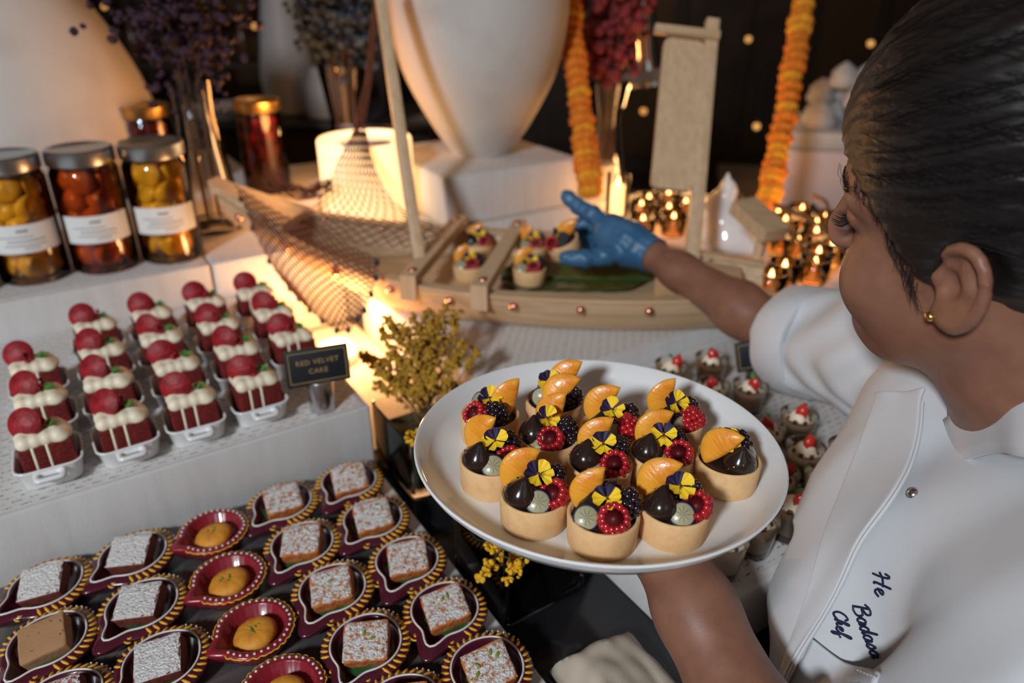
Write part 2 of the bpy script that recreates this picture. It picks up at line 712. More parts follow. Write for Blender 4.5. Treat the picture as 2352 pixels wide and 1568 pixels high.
# ================================================================== big ribbed vases
def ribbed(prof, n=200, amp=0.0011, z_rib=True):
    """lathe with fine upright flutes"""
    g = G()
    pts = bez([(r, 0, z) for r, z in prof], 40)
    ls = []
    for p in pts:
        ls.append([((p.x - (amp if j % 2 else 0) * min(1, p.x / 0.08)) * math.cos(2 * math.pi * j / n),
                    (p.x - (amp if j % 2 else 0) * min(1, p.x / 0.08)) * math.sin(2 * math.pi * j / n), p.z) for j in range(n)])
    return g.loops(ls)


MT['vase'] = mat('white_stoneware', (0.58, 0.555, 0.52), 0.7, var=(7, (0.47, 0.44, 0.41), 0.5, 0.75), bump=(300, 0.2))
v1 = thing('floor_vase', 'large white ribbed vase on the fabric block behind the boat', 'vase', (-0.062, 1.515, 1.1315))
obj('vase_body', ribbed([(0.058, 0.0), (0.10, 0.06), (0.150, 0.16), (0.168, 0.26), (0.163, 0.34), (0.135, 0.42), (0.085, 0.47), (0.07, 0.50), (0.08, 0.53)]), 'vase', v1)
obj('vase_mouth', G().lathe([(0.064, 0.515), (0.080, 0.528), (0.084, 0.534), (0.078, 0.538), (0.062, 0.53)], 48, cap0=False, cap1=False), 'vase', v1)
v2 = thing('floor_vase', 'huge white ribbed egg-shaped vase behind the preserve jars', 'vase', (-1.0, 1.52, 1.0405))
obj('vase_body', ribbed([(0.15, 0.0), (0.22, 0.03), (0.268, 0.11), (0.258, 0.2), (0.225, 0.29), (0.17, 0.39), (0.11, 0.47), (0.075, 0.52), (0.085, 0.56)], 220), 'vase', v2)
obj('vase_mouth', G().lathe([(0.07, 0.54), (0.085, 0.556), (0.089, 0.564), (0.083, 0.568), (0.066, 0.556)], 48, cap0=False, cap1=False), 'vase', v2)

# ================================================================== glass vases with dried flowers
def glass_vase(label, loc, prof, fl_label, stems, colA, colB, seed, hgt, spread, berry, lean=(0, 0), n_b=220, stem_col=(0.10, 0.05, 0.03)):
    t = thing('glass_vase', label, 'vase', loc)
    zin = [(r - 0.004, z) for r, z in reversed(prof)]
    zin[-1] = (zin[-1][0], 0.012)
    obj('glass_body', G().lathe(prof + zin, 40), 'glass', t)
    rnd = random.Random(seed)
    fm = mat('dried_flower_%d' % seed, colA, 0.8, var=(30, colB, 0.4, 0.65))
    sm = mat('dried_stem_%d' % seed, stem_col, 0.8)
    f = thing('dried_flowers', fl_label, 'flowers', (loc[0], loc[1], loc[2] + 0.013))
    top = prof[-1][1]
    tips = []
    for i in range(stems):
        a = rnd.uniform(0, 2 * math.pi)
        rr = rnd.uniform(0.2, 1.0) * spread
        r0 = prof[-1][0] * 0.55
        e = Vector((math.cos(a) * rr + lean[0], math.sin(a) * rr + lean[1], top + hgt * rnd.uniform(0.55, 1.0)))
        pts = bez([(math.cos(a) * 0.012, math.sin(a) * 0.012, 0.004), (math.cos(a) * r0, math.sin(a) * r0, top),
                   (e.x * 0.55, e.y * 0.55, (top + e.z) / 2), e], 10)
        obj('stem', G().tube(pts, 0.0016, 4), sm, f)
        tips.append(pts)
    for i, pts in enumerate(tips):
        g = G()
        for k in range(n_b // stems):
            u = rnd.uniform(0.42, 1.0)
            p = pts[min(10, int(u * 10))]
            s = spread * 0.30
            c = p + Vector((rnd.gauss(0, s), rnd.gauss(0, s), rnd.gauss(0, s)))
            w = berry * rnd.uniform(0.6, 1.3)
            g.ell((0, 0, 0), (w, w, w * rnd.uniform(0.7, 1.6)), 6, 4, TR(c, (rnd.uniform(0, 3), rnd.uniform(0, 3), 0)))
        obj('blossom_cluster', g, fm, f, kind='stuff')
    return t


glass_vase('conical clear glass vase of purple dried flowers beside the jars', (-0.544, 1.31, 1.0405),
           [(0.052, 0.0), (0.055, 0.005), (0.050, 0.05), (0.036, 0.15), (0.031, 0.20), (0.034, 0.255)],
           'loose dark purple dried flowers in the conical glass vase', 14, (0.028, 0.011, 0.022), (0.055, 0.018, 0.036), 11, 0.36, 0.125, 0.0065, (0.0, 0.0), 800)
glass_vase('clear glass vase of dark blue flowers behind the glowing lamp', (-0.375, 1.72, 1.0405),
           [(0.052, 0.0), (0.055, 0.005), (0.040, 0.08), (0.034, 0.12), (0.052, 0.235)],
           'dense dark blue dried statice flowers in the glass vase', 14, (0.022, 0.036, 0.060), (0.050, 0.075, 0.115), 12, 0.30, 0.085, 0.0085, (0.0, 0.0), 1000)
glass_vase('clear glass vase of red dried flowers behind the marigold string', (0.215, 1.72, 1.0405),
           [(0.045, 0.0), (0.048, 0.005), (0.036, 0.08), (0.032, 0.13), (0.046, 0.20)],
           'dark red dried flowers hanging over the glass vase behind the vase block', 12, (0.12, 0.012, 0.014), (0.24, 0.030, 0.032), 13, 0.42, 0.075, 0.011, (0.01, 0.0), 520)

# ================================================================== background furniture, out of focus
bc = thing('back_counter', 'dark low cabinet in the background behind the glass vases', 'cabinet', (-0.95, 3.25, 0))
obj('cabinet_body', G().box((0, 0, 0.44), (1.25, 0.5, 0.88)), 'dark', bc)
obj('cabinet_top', rbox(1.3, 0.55, 0.04, 0.01, base=0.88), 'marble', bc)
for i in range(3):
    d = obj('door', G().box((-0.41 + i * 0.41, -0.26, 0.44), (0.39, 0.02, 0.78)), 'dark', bc)
    obj('handle', G().tube([(-0.41 + i * 0.41 + 0.15, -0.285, 0.38), (-0.41 + i * 0.41 + 0.15, -0.285, 0.52)], 0.008, 8), 'bronze', d)
MT['offwhite'] = mat('white_glaze', (0.42, 0.41, 0.41), 0.5)
def lathe_thing(name, label, cat, loc, prof, m, n=32, group=None):
    return tag(obj(name, G().lathe(prof, n), m, loc=loc), label, cat, group)
lathe_thing('ceramic_vase', 'tall blurred white vase on the dark background cabinet', 'vase', (-0.93, 3.25, 0.92),
            [(0.07, 0), (0.10, 0.01), (0.115, 0.15), (0.09, 0.33), (0.07, 0.45), (0.085, 0.6), (0.075, 0.6), (0.06, 0.45), (0.0, 0.4)], 'offwhite')
lathe_thing('ceramic_canister', 'small pale canister beside the tall white background vase', 'canister', (-0.76, 3.12, 0.92),
            [(0.06, 0), (0.075, 0.01), (0.075, 0.14), (0.06, 0.16), (0.045, 0.20), (0.0, 0.2)], 'offwhite')
for k in range(4):
    lathe_thing('plate_in_stack', 'white plate in the stack on the background cabinet, %s' % ('lowest', 'second from bottom', 'third from bottom', 'topmost')[k], 'plate',
                (-1.16, 3.14, 0.9205 + k * 0.012), [(0.05, 0), (0.10, 0.006), (0.125, 0.011), (0.125, 0.013), (0.10, 0.009), (0.0, 0.006)], 'offwhite', 32, 'stacked plates')
# dim shelf on the back wall with bottles
sh = thing('wall_shelf', 'dark wall shelf of bottles far behind the left vase', 'shelf', (-1.75, 4.6, 0))
for i in range(5):
    obj('shelf_board', G().box((0, 0, 0.6 + i * 0.38), (2.0, 0.3, 0.03)), 'dark', sh)
for sx in (-1, 1):
    obj('side_panel', G().box((sx * 1.0, 0, 1.15), (0.04, 0.3, 2.3)), 'dark', sh)
bm_ = [mat('amber_bottle', (0.30, 0.14, 0.03), 0.2), mat('brass_bottle', (0.5, 0.3, 0.08), 0.3, 0.8), mat('brown_bottle', (0.08, 0.04, 0.02), 0.2)]
bg = [mesh_of('bottle', G().lathe([(0.035, 0), (0.037, 0.004), (0.037, 0.15), (0.014, 0.2), (0.013, 0.26), (0.016, 0.265), (0.0, 0.266)], 14), m) for m in bm_]
rnd = random.Random(3)
side = ['amber', 'brass', 'brown']
for r_ in range(3):
    for i in range(9):
        k = rnd.randrange(3)
        o = obj('bottle', bg[k], loc=(-1.75 - 0.85 + i * 0.21, 4.58, 0.616 + (r_ + 1) * 0.38))
        tag(o, '%s bottle on the far dark shelf, %s in the %s row' % (side[k], ['leftmost', 'second', 'third', 'fourth', 'middle', 'sixth', 'seventh', 'eighth', 'rightmost'][i], ['lower', 'middle', 'upper'][r_]),
            'bottle', 'bottles on the far shelf')
# pale crates with folded napkins, right background
MT['pale'] = mat('pale_pink_card', (0.50, 0.42, 0.42), 0.7)
cr = thing('side_table', 'dark side table holding the pale box behind the chef', 'table', (1.08, 2.16, 0), (0, 0, R(-12)))
obj('table_top', rbox(0.9, 0.5, 0.04, 0.01, base=0.84), 'dark', cr)
for sx in (-1, 1):
    for sy in (-1, 1):
        obj('leg', G().box((sx * 0.4, sy * 0.2, 0.42), (0.05, 0.05, 0.84)), 'dark', cr)
px = thing('pastry_box', 'pale pink cardboard box in the background beside the chef', 'box', (1.00, 2.07, 0.8805), (0, 0, R(-12)))
obj('box_body', rbox(0.50, 0.32, 0.16, 0.008), 'pale', px)
obj('box_lid', rbox(0.51, 0.33, 0.045, 0.008, base=0.161), 'offwhite', px)
ck = thing('meringue_stack', 'pile of white piped meringues on the pale pink box', 'meringues', (0.99, 2.08, 1.0875))
rnd = random.Random(5)
for k in range(26):
    lay = 0 if k < 13 else (1 if k < 21 else 2)
    g = G().lathe([(0.036, 0), (0.042, 0.012), (0.034, 0.028), (0.036, 0.036), (0.024, 0.05), (0.008, 0.062), (0.0, 0.066)], 10)
    obj('meringue', g, 'offwhite', ck, loc=(rnd.uniform(-0.17 + lay * 0.04, 0.16 - lay * 0.03), rnd.uniform(-0.09, 0.09), lay * 0.045))

# hanging heat lamp and small bulbs in the dark
hl = thing('heat_lamp', 'hanging chrome heat lamp with glowing rim beside the wooden sail', 'lamp', (0.338, 1.98, 1.228), (R(4), R(-9), 0))
obj('cord', G().tube([(0, 0, 0.22), (0.03, 0, 0.7)], 0.006, 6), 'chrome', hl)
obj('shade', G().lathe([(0.10, -0.012), (0.098, -0.004), (0.045, 0.015), (0.033, 0.05), (0.033, 0.15), (0.026, 0.19), (0.012, 0.22), (0.0, 0.22)], 32, cap0=False), 'chrome', hl)
MT['hot'] = mat('heat_lamp_glow', (1, 0.8, 0.5), 0.5, emit=((1.0, 0.68, 0.35), 9.0))
obj('bulb', G().lathe([(0.0, -0.016), (0.05, -0.012), (0.06, -0.006), (0.03, 0.012), (0.0, 0.014)], 24), 'hot', hl)
point('heat_lamp_light', (0.338, 1.95, 1.17), 4.0, (1.0, 0.50, 0.18), 0.03)
MT['bulb'] = mat('tiny_bulb', (1, 0.7, 0.3), 0.5, emit=((1.0, 0.45, 0.11), 0.9))
point('background_fill', (-1.2, 4.0, 2.3), 5, (1.0, 0.55, 0.25), 0.1)  # unseen warm fill added to bring out the wall panels dimly
point('background_fill', (1.6, 4.6, 2.0), 5, (1.0, 0.55, 0.25), 0.1)  # second added fill for the right of the back wall
for k, (x, y, d, w) in enumerate([(1719, 90, 3.6, 'to the right of the wooden sail top'), (1738, 290, 3.2, 'halfway down beside the right marigold string'),
                                  (2000, 100, 3.4, 'next to the chef forehead hair'), (1437, 62, 2.9, 'left of the heat lamp'),
                                  (240, 15, 4.2, 'above the left vase'), (1478, 255, 3.3, 'below the heat lamp'), (585, 60, 4.0, 'above the purple flowers')]):
    p = at_d(x, y, d)
    b = thing('pendant_bulb', 'tiny warm pendant bulb glowing in the dark %s' % w, 'bulb', p, group='background bulbs')
    obj('globe', G().ell((0, 0, 0), 0.014, 12, 8), 'bulb', b)
    obj('socket', G().lathe([(0.007, 0.012), (0.008, 0.03), (0.0, 0.03)], 10), 'bronze', b)
    obj('wire', G().tube([(0, 0, 0.03), (0, 0, 3.4 - p.z)], 0.002, 4), 'dark', b)
# ================================================================== the plate of tartlets
MT['pastry'] = mat('shortcrust_pastry', (0.80, 0.51, 0.25), 0.75, var=(120, (0.70, 0.41, 0.17), 0.45, 0.75), bump=(700, 0.25, 0.001), sss=0.1)
MT['choc'] = mat('glazed_chocolate', (0.022, 0.012, 0.010), 0.18, coat=0.6)
MT['ganache'] = mat('ganache', (0.03, 0.014, 0.010), 0.35)
MT['blue_skin'] = mat('blueberry_skin', (0.020, 0.028, 0.065), 0.35)
MT['rasp'] = mat('raspberry_red', (0.50, 0.015, 0.022), 0.16, var=(160, (0.32, 0.008, 0.014), 0.4, 0.7), coat=0.8, sss=0.25)
MT['rasp_core'] = mat('raspberry_hollow', (0.10, 0.004, 0.006), 0.5)
MT['blackb'] = mat('blackberry_black', (0.014, 0.007, 0.012), 0.14, coat=0.9)
MT['mandarin'] = mat('mandarin_flesh', (0.92, 0.40, 0.04), 0.3, var=(150, (0.80, 0.28, 0.02), 0.45, 0.7), bump=(420, 0.6, 0.0015), sss=0.5, coat=0.4, stretch=(1, 1, 0.3))
MT['petal_y'] = mat('viola_yellow', (0.95, 0.62, 0.02), 0.6, sss=0.1)
MT['petal_p'] = mat('viola_purple', (0.022, 0.012, 0.055), 0.6)
MT['petal_line'] = mat('viola_lines', (0.14, 0.04, 0.01), 0.6)


def cut_face():
    """pale green blueberry flesh with a brown star of seeds"""
    m = mat('blueberry_flesh', (0.40, 0.38, 0.24), 0.3, coat=0.5)
    nt = m.node_tree
    b = nt.nodes['Principled BSDF']
    tc = nt.nodes.new('ShaderNodeTexCoord')
    gr = nt.nodes.new('ShaderNodeTexGradient')
    gr.gradient_type = 'RADIAL'
    nt.links.new(tc.outputs['Object'], gr.inputs[0])
    ml = nt.nodes.new('ShaderNodeMath'); ml.operation = 'MULTIPLY'; ml.inputs[1].default_value = 56.5
    nt.links.new(gr.outputs[0], ml.inputs[0])
    sn = nt.nodes.new('ShaderNodeMath'); sn.operation = 'SINE'
    nt.links.new(ml.outputs[0], sn.inputs[0])
    ln = nt.nodes.new('ShaderNodeVectorMath'); ln.operation = 'LENGTH'
    nt.links.new(tc.outputs['Object'], ln.inputs[0])
    mr = nt.nodes.new('ShaderNodeMapRange')
    mr.inputs[1].default_value = 0.0062; mr.inputs[2].default_value = 0.0015
    nt.links.new(ln.outputs['Value'], mr.inputs[0])
    mu = nt.nodes.new('ShaderNodeMath'); mu.operation = 'MULTIPLY'; mu.use_clamp = True
    nt.links.new(sn.outputs[0], mu.inputs[0]); nt.links.new(mr.outputs[0], mu.inputs[1])
    mx = nt.nodes.new('ShaderNodeMix'); mx.data_type = 'RGBA'
    mx.inputs[6].default_value = (0.40, 0.38, 0.24, 1); mx.inputs[7].default_value = (0.15, 0.09, 0.02, 1)
    nt.links.new(mu.outputs[0], mx.inputs[0])
    nt.links.new(mx.outputs[2], b.inputs['Base Color'])
    return m


MT['blue_cut'] = cut_face()

PL_C = Vector((0.0703, 0.5117, 1.0883))
PL_N = Vector((0.022, 0.030, 1)).normalized()
PL_R = Vector((0, 0, 1)).rotation_difference(PL_N).to_euler()
PL_M = TR(PL_C, PL_R)
plate_prof = [(0.0, 0.000), (0.080, 0.000), (0.083, -0.004), (0.092, -0.004), (0.095, 0.000), (0.126, 0.002), (0.142, 0.009), (0.1495, 0.0185),
              (0.1512, 0.0225), (0.1500, 0.0238), (0.1478, 0.0232), (0.1395, 0.0125), (0.130, 0.0062), (0.115, 0.0046), (0.0, 0.0042)]
PLATE_TOP = 0.0044
pz = tag(obj('dinner_plate', G().lathe(plate_prof, 96), 'porcelain', loc=PL_C, rot=PL_R), 'large round white porcelain plate held by the chef under the tartlets', 'plate')

# part meshes shared by every tartlet ------------------------------------------------
TS = {}
TS['shell'] = mesh_of('pastry_shell', G().lathe([(0.0, 0.0), (0.0235, 0.0), (0.0245, 0.001), (0.0258, 0.0235), (0.0254, 0.0246), (0.0240, 0.0248), (0.0230, 0.0242), (0.0222, 0.0190), (0.0, 0.0186)], 48), 'pastry')
TS['filling'] = mesh_of('ganache', G().lathe([(0.0224, 0.0188), (0.0226, 0.0205), (0.014, 0.0215), (0.0, 0.0218)], 32), 'ganache')
g = G()
TS['choc'] = mesh_of('chocolate_dollop', G().lathe([(0.0, 0.0), (0.0100, 0.0), (0.0120, 0.003), (0.0118, 0.007), (0.0095, 0.0115), (0.006, 0.0150), (0.0028, 0.0185), (0.0008, 0.0205), (0.0, 0.0207)], 28), 'choc')
TS['bskin'] = mesh_of('blueberry_half', G().lathe([(0.0, -0.0078), (0.003, -0.0074), (0.0065, -0.0052), (0.0084, -0.0018), (0.0086, 0.0), (0.0082, 0.0004), (0.0, 0.0003)], 24), 'blue_skin')
TS['bcut'] = mesh_of('cut_face', G().lathe([(0.0074, 0.0004), (0.0068, 0.0010), (0.0, 0.0012)], 24, cap0=False), 'blue_cut')


def berry(rings, rd, jit, seed):
    g = G()
    rnd = random.Random(seed)
    for z, r, n in rings:
        o = rnd.uniform(0, 6)
        for j in range(n):
            a = o + 2 * math.pi * j / n
            c = (r * math.cos(a) + rnd.gauss(0, jit), r * math.sin(a) + rnd.gauss(0, jit), z + rnd.gauss(0, jit))
            g.ell(c, rd * rnd.uniform(0.9, 1.12), 8, 6)
    return g


g = berry([(0.001, 0.0070, 13), (0.0042, 0.0078, 14), (0.0076, 0.0066, 12), (0.0106, 0.0045, 8), (0.0125, 0.0018, 4)], 0.0023, 0.0002, 1)
TS['rasp'] = mesh_of('raspberry', g, 'rasp')
TS['rcore'] = mesh_of('raspberry_hollow', G().lathe([(0.0058, 0.0002), (0.0050, 0.0012), (0.0030, 0.0050), (0.0, 0.006), ], 20), 'rasp_core')
g = berry([(-0.006, 0.0035, 6), (-0.003, 0.0064, 11), (0.0005, 0.0075, 13), (0.004, 0.0070, 12), (0.0075, 0.0052, 9), (0.0102, 0.0022, 4)], 0.0024, 0.0003, 2)
g.ell((0, 0, 0.002), (0.0066, 0.0066, 0.0085), 10, 8)
TS['blackb'] = mesh_of('blackberry', g, 'blackb')
# mandarin segment: a half-moon wedge from tip to tip, standing in the xz plane, round side up
ls = []
for i in range(21):
    x = -1 + 2 * i / 20
    q = max(1 - x * x, 0.012)
    zt, zb = 0.0150 * q ** 0.62, -0.0022 * q
    l = []
    for j in range(16):
        f = 2 * math.pi * j / 16
        z = (zt + zb) / 2 + (zt - zb) / 2 * math.cos(f)
        w = 0.0046 * q ** 0.45 * math.sin(f) * (0.72 - 0.28 * math.cos(f))
        w *= 1 + 0.07 * math.sin(26 * x + 5 * math.cos(f))
        l.append((0.0158 * x, w, z))
    ls.append(l)
TS['mandarin'] = mesh_of('mandarin_segment', G().loops(ls), 'mandarin')


def petal(w, l, cup, notch=0.12, seed=0):
    g = G()
    n = 12
    rnd = random.Random(seed)
    rows = []
    for k in range(5):
        u = k / 4
        row = []
        for j in range(n + 1):
            v = -1 + 2 * j / n
            yy = l * (u ** 0.8) * (1 - 0.30 * v * v) * (1 - notch * math.exp(-(v * 4) ** 2) * u)
            xx = w * v * (math.sin(math.pi * 0.5 * min(1, u * 1.1)) ** 0.8) * (0.45 + 0.55 * u) / 1.0
            row.append((xx, yy, cup * u * u + 0.0004 * math.sin(7 * v + seed) * u))
        rows.append(row)
    return g.sheet(rows)


TS['py'] = mesh_of('yellow_petal', petal(0.0046, 0.0100, 0.0016, 0.06, 1), 'petal_y')
TS['pyl'] = mesh_of('lower_petal', petal(0.0060, 0.0106, 0.0010, 0.22, 2), 'petal_y')
TS['pp'] = mesh_of('purple_petal', petal(0.0044, 0.0098, 0.0020, 0.05, 3), 'petal_p')
g = G()
for k in range(5):
    a = R(-90 + (k - 2) * 16)
    g.tube([(0, 0, 0.0011), (0.0042 * math.cos(a), 0.0042 * math.sin(a), 0.0015)], [0.00028, 0.00012], 4)
g.ell((0, 0.0003, 0.0012), (0.0009, 0.0009, 0.0007), 8, 6)
TS['pl'] = mesh_of('petal_lines', g, 'petal_line')
g = G()
rnd = random.Random(9)
for k in range(11):
    th = rnd.uniform(0, 6.28)
    z = rnd.uniform(0.005, 0.016)
    r = np.interp(z, [0.003, 0.007, 0.0115, 0.015, 0.0185], [0.0122, 0.0120, 0.0097, 0.0062, 0.003])
    g.box((0, 0, 0), (0.0015, 0.0010, 0.0004), TR((r * math.cos(th), r * math.sin(th), z), (rnd.uniform(0, 3), rnd.uniform(0, 3), th)))
TS['gold'] = mesh_of('gold_flakes', g, 'gold', smooth=False)


def facing(d, spin=0.0):
    """rotation turning local +Z to d"""
    z = Vector(d).normalized()
    y = Vector((0, 0.3, 1))
    y = (y - z * y.dot(z)).normalized()
    x = y.cross(z)
    m = Matrix((x, y, z)).transposed()
    return (m.to_quaternion() @ Euler((0, 0, spin)).to_quaternion()).to_euler()


def tart(label, M, layout, rnd, spin=0.0, group='berry tartlets on the plate', simple=False):
    t = thing('berry_tartlet', label, 'tartlet', group=group)
    t.matrix_world = M
    obj('pastry_shell', TS['shell'], parent=t, rot=(0, 0, rnd.uniform(0, 6)))
    obj('ganache', TS['filling'], parent=t)
    for it in layout:
        k, x, y = it[:3]
        dz = it[3] if len(it) > 3 else 0.0
        ar = it[4] if len(it) > 4 else None
        c, s_ = math.cos(spin), math.sin(spin)
        x, y = x * c - y * s_, x * s_ + y * c
        j = lambda q: rnd.uniform(-q, q)
        z = 0.0205 + dz
        if k == 'choc':
            o = obj('chocolate_dollop', TS['choc'], parent=t, loc=(x, y, z), rot=(j(0.15), j(0.15), j(3)), scale=1.1)
            obj('gold_flakes', TS['gold'], parent=o, kind='stuff')
        elif k == 'blue':
            d = ar or (-0.1 + j(0.15), -0.72, 0.7)
            o = obj('blueberry_half', TS['bskin'], parent=t, loc=(x, y, z + 0.0066), rot=facing(d, j(3)), scale=1.1)
            obj('cut_face', TS['bcut'], parent=o)
        elif k == 'rasp':
            d = ar or (0.15 + j(0.2), 0.55, -0.83)
            o = obj('raspberry', TS['rasp'], parent=t, rot=facing(d, j(3)), scale=1.22)
            v = Vector(d).normalized()
            o.location = Vector((x, y, z + 0.0078)) - v * 0.005
            obj('raspberry_hollow', TS['rcore'], parent=o)
        elif k == 'blackb':
            obj('blackberry', TS['blackb'], parent=t, loc=(x, y, z + 0.0075), rot=facing(ar or (j(0.8), 0.3 + j(0.5), 0.8), j(3)), scale=1.18)
        elif k == 'mand':
            obj('mandarin_segment', TS['mandarin'], parent=t, loc=(x + 0.005, y, z + 0.0140), rot=ar or (R(-18) + j(0.15), R(-64) + j(0.25), R(5) + j(0.3)), scale=1.3)
        elif k == 'viola':
            o = thing('viola_flower', '', '')
            del o['label'], o['category']
            o.parent = t
            o.location = (x, y, z + 0.0165)
            o.rotation_euler = facing(ar or (0.05 + j(0.3), -0.58, 0.8), 0.75 + j(0.7))
            o.scale = (1.15, 1.15, 1.15)
            for nm, key, aa, zz in (('purple_petal', 'pp', 30, -0.0016), ('purple_petal', 'pp', -34, -0.0020), ('yellow_petal', 'py', 92, 0.0002), ('yellow_petal', 'py', -94, 0.0004), ('lower_petal', 'pyl', 180, 0.0007)):
                p = obj(nm, TS[key], parent=o, loc=(0, 0, zz), rot=(R(14) + j(0.2), j(0.15), R(aa + j(10))))
            obj('petal_lines', TS['pl'], parent=o)
    return t


LA = [('blue', -0.0125, -0.0105), ('rasp', 0.0062, -0.0120), ('blackb', 0.0140, 0.0030), ('choc', -0.006, 0.003, -0.004), ('mand', -0.0105, 0.0095), ('viola', 0.0015, 0.000), ('blackb', 0.006, 0.012, -0.002)]
LB = [('choc', -0.0105, -0.0045), ('blue', 0.0020, -0.0145), ('rasp', 0.0140, -0.0065, 0, (0.5, 0.5, -0.7)), ('mand', -0.0120, 0.0125), ('viola', 0.0020, 0.0015, 0.003), ('blackb', 0.0105, 0.0095)]
LC = [('choc', -0.0110, 0.0000), ('blue', -0.0020, -0.0135, -0.003, (-0.05, -0.4, 0.9)), ('rasp', 0.0110, -0.0100), ('blackb', 0.0120, 0.0070), ('viola', 0.0015, 0.0030, 0.002), ('mand', -0.004, 0.0150)]
LD = [('mand', -0.0110, -0.0060, 0, (R(-10), R(-50), R(-25))), ('choc', 0.0060, -0.0085), ('blue', 0.0185, -0.0020, 0.001, (0.8, -0.3, 0.5)), ('rasp', -0.0010, 0.0140, 0.002), ('blackb', 0.0100, 0.0090), ('viola', -0.0030, 0.0010, 0.003)]
LE = [('rasp', -0.0125, -0.0085, 0, (0.6, 0.4, -0.7)), ('blackb', 0.0055, -0.0105), ('mand', 0.0150, 0.0040, 0.001, (R(-8), R(-75), R(20))), ('blue', -0.0095, 0.0090, 0.004, (-0.7, -0.5, 0.5)), ('viola', -0.0010, 0.0010, 0.002), ('choc', 0.004, 0.010)]
LF = [('blue', -0.0115, -0.0050, 0.002, (-0.15, -0.9, 0.4)), ('mand', 0.0085, 0.0120, 0.004), ('mand', 0.0030, -0.0100, 0.001, (R(-25), R(-45), R(10))), ('blackb', 0.0150, -0.0030, 0.001), ('viola', -0.0060, 0.0040, 0.004), ('rasp', -0.004, 0.014)]
LG = [('choc', -0.0120, 0.0000), ('rasp', 0.0010, -0.0130), ('blackb', 0.0140, -0.0020), ('blue', -0.0110, -0.0120, -0.001, (-0.6, -0.5, 0.6)), ('viola', -0.0030, -0.0005, 0.004), ('mand', 0.003, 0.0150, 0.001)]
LH = [('mand', -0.0090, 0.0125, 0.002), ('viola', 0.0000, -0.0005, 0.004), ('rasp', 0.0140, -0.0070, 0, (-0.4, 0.2, 0.85)), ('blackb', 0.0120, 0.0080), ('choc', -0.0080, -0.0070, -0.002), ('blue', 0.0030, -0.0150, 0, (0.5, -0.8, 0.3))]
spots = [(1378, 1240, LA, 'frontmost berry tartlet on the plate, big halved raspberry showing'),
         (1228, 1195, LB, 'tartlet left of the frontmost one, chocolate dollop and cut blueberry in front'),
         (1541, 1222, LB, 'tartlet right of the frontmost one, cut blueberry below a yellow viola'),
         (1130, 1112, LB, 'leftmost tartlet of the middle row on the plate'),
         (1652, 1110, LD, 'rightmost tartlet standing apart near the plate edge'),
         (1372, 1115, LC, 'tartlet directly behind the frontmost one on the plate'),
         (1522, 1095, LC, 'tartlet with raspberry right behind the front right one'),
         (1260, 1058, LG, 'tartlet with upright viola left of the plate centre'),
         (1402, 1040, LH, 'tartlet in the back half at the plate centre, purple viola petals'),
         (1540, 1018, LH, 'rightmost tartlet of the back row on the plate'),
         (1125, 1005, LE, 'leftmost tartlet of the back row on the plate'),
         (1270, 972, LF, 'rearmost tartlet with two orange mandarin segments')]
base = PL_M @ Vector((0, 0, PLATE_TOP))
pos = []
for x, y, l, lab in spots:
    d = Vector(ray(x, y))
    o = Vector((0, 0, CAM_H))
    t = (base - o).dot(PL_N) / d.dot(PL_N)
    pos.append(PL_M.inverted() @ (o + d * t))
for it in range(60):
    for i in range(12):
        for j in range(i):
            v = pos[i] - pos[j]
            v.z = 0
            if 0 < v.length < 0.0524:
                w = v.normalized() * (0.0524 - v.length) * 0.5
                pos[i] = pos[i] + w
                pos[j] = pos[j] - w
    for i in range(12):
        p = pos[i]
        r_ = math.hypot(p.x, p.y)
        if r_ > 0.1045:
            pos[i] = Vector((p.x * 0.1045 / r_, p.y * 0.1045 / r_, p.z))
rnd = random.Random(21)
for p, (x, y, l, lab) in zip(pos, spots):
    tart(lab, PL_M @ Matrix.Translation((p.x, p.y, PLATE_TOP + 0.0002)), l, rnd, rnd.uniform(-0.12, 0.12))

# ================================================================== red velvet cakes in little dishes
MT['velvet'] = mat('red_velvet_sponge', (0.17, 0.010, 0.008), 0.85, var=(260, (0.10, 0.004, 0.004), 0.4, 0.65), bump=(500, 0.5, 0.0015))
MT['cream'] = mat('cream_cheese_frosting', (0.86, 0.77, 0.58), 0.45, sss=0.15)
MT['disc'] = mat('red_chocolate_disc', (0.34, 0.012, 0.018), 0.5, var=(110, (0.20, 0.004, 0.008), 0.42, 0.62), bump=(200, 0.6, 0.002))
MT['mint'] = mat('mint_leaf', (0.06, 0.22, 0.03), 0.5, bump=(300, 0.4))
# dish
g = G()
pr = [(0.0535, 0.0), (0.0555, 0.002), (0.0620, 0.0215), (0.0650, 0.0235), (0.0652, 0.0248), (0.0610, 0.0248), (0.0590, 0.0225), (0.0525, 0.0045), (0.0500, 0.0035)]
g.loops([[(x, y, z) for x, y in rrect(w, w, 0.012 if w > 0.05 else 0.01, 5)] for w, z in pr])
dish_me = mesh_of('dish_body', g, 'porcelain')
hg = G()
out = rrect(0.030, 0.019, 0.006, 5)
inn = rrect(0.019, 0.008, 0.0035, 5)
hg.loops([[(x, y, 0.0170) for x, y in inn], [(x, y, 0.0168) for x, y in out], [(x, y, 0.0210) for x, y in out], [(x, y, 0.0208) for x, y in inn], [(x, y, 0.0170) for x, y in inn]], True, False, False)
handle_me = mesh_of('handle', hg, 'porcelain')
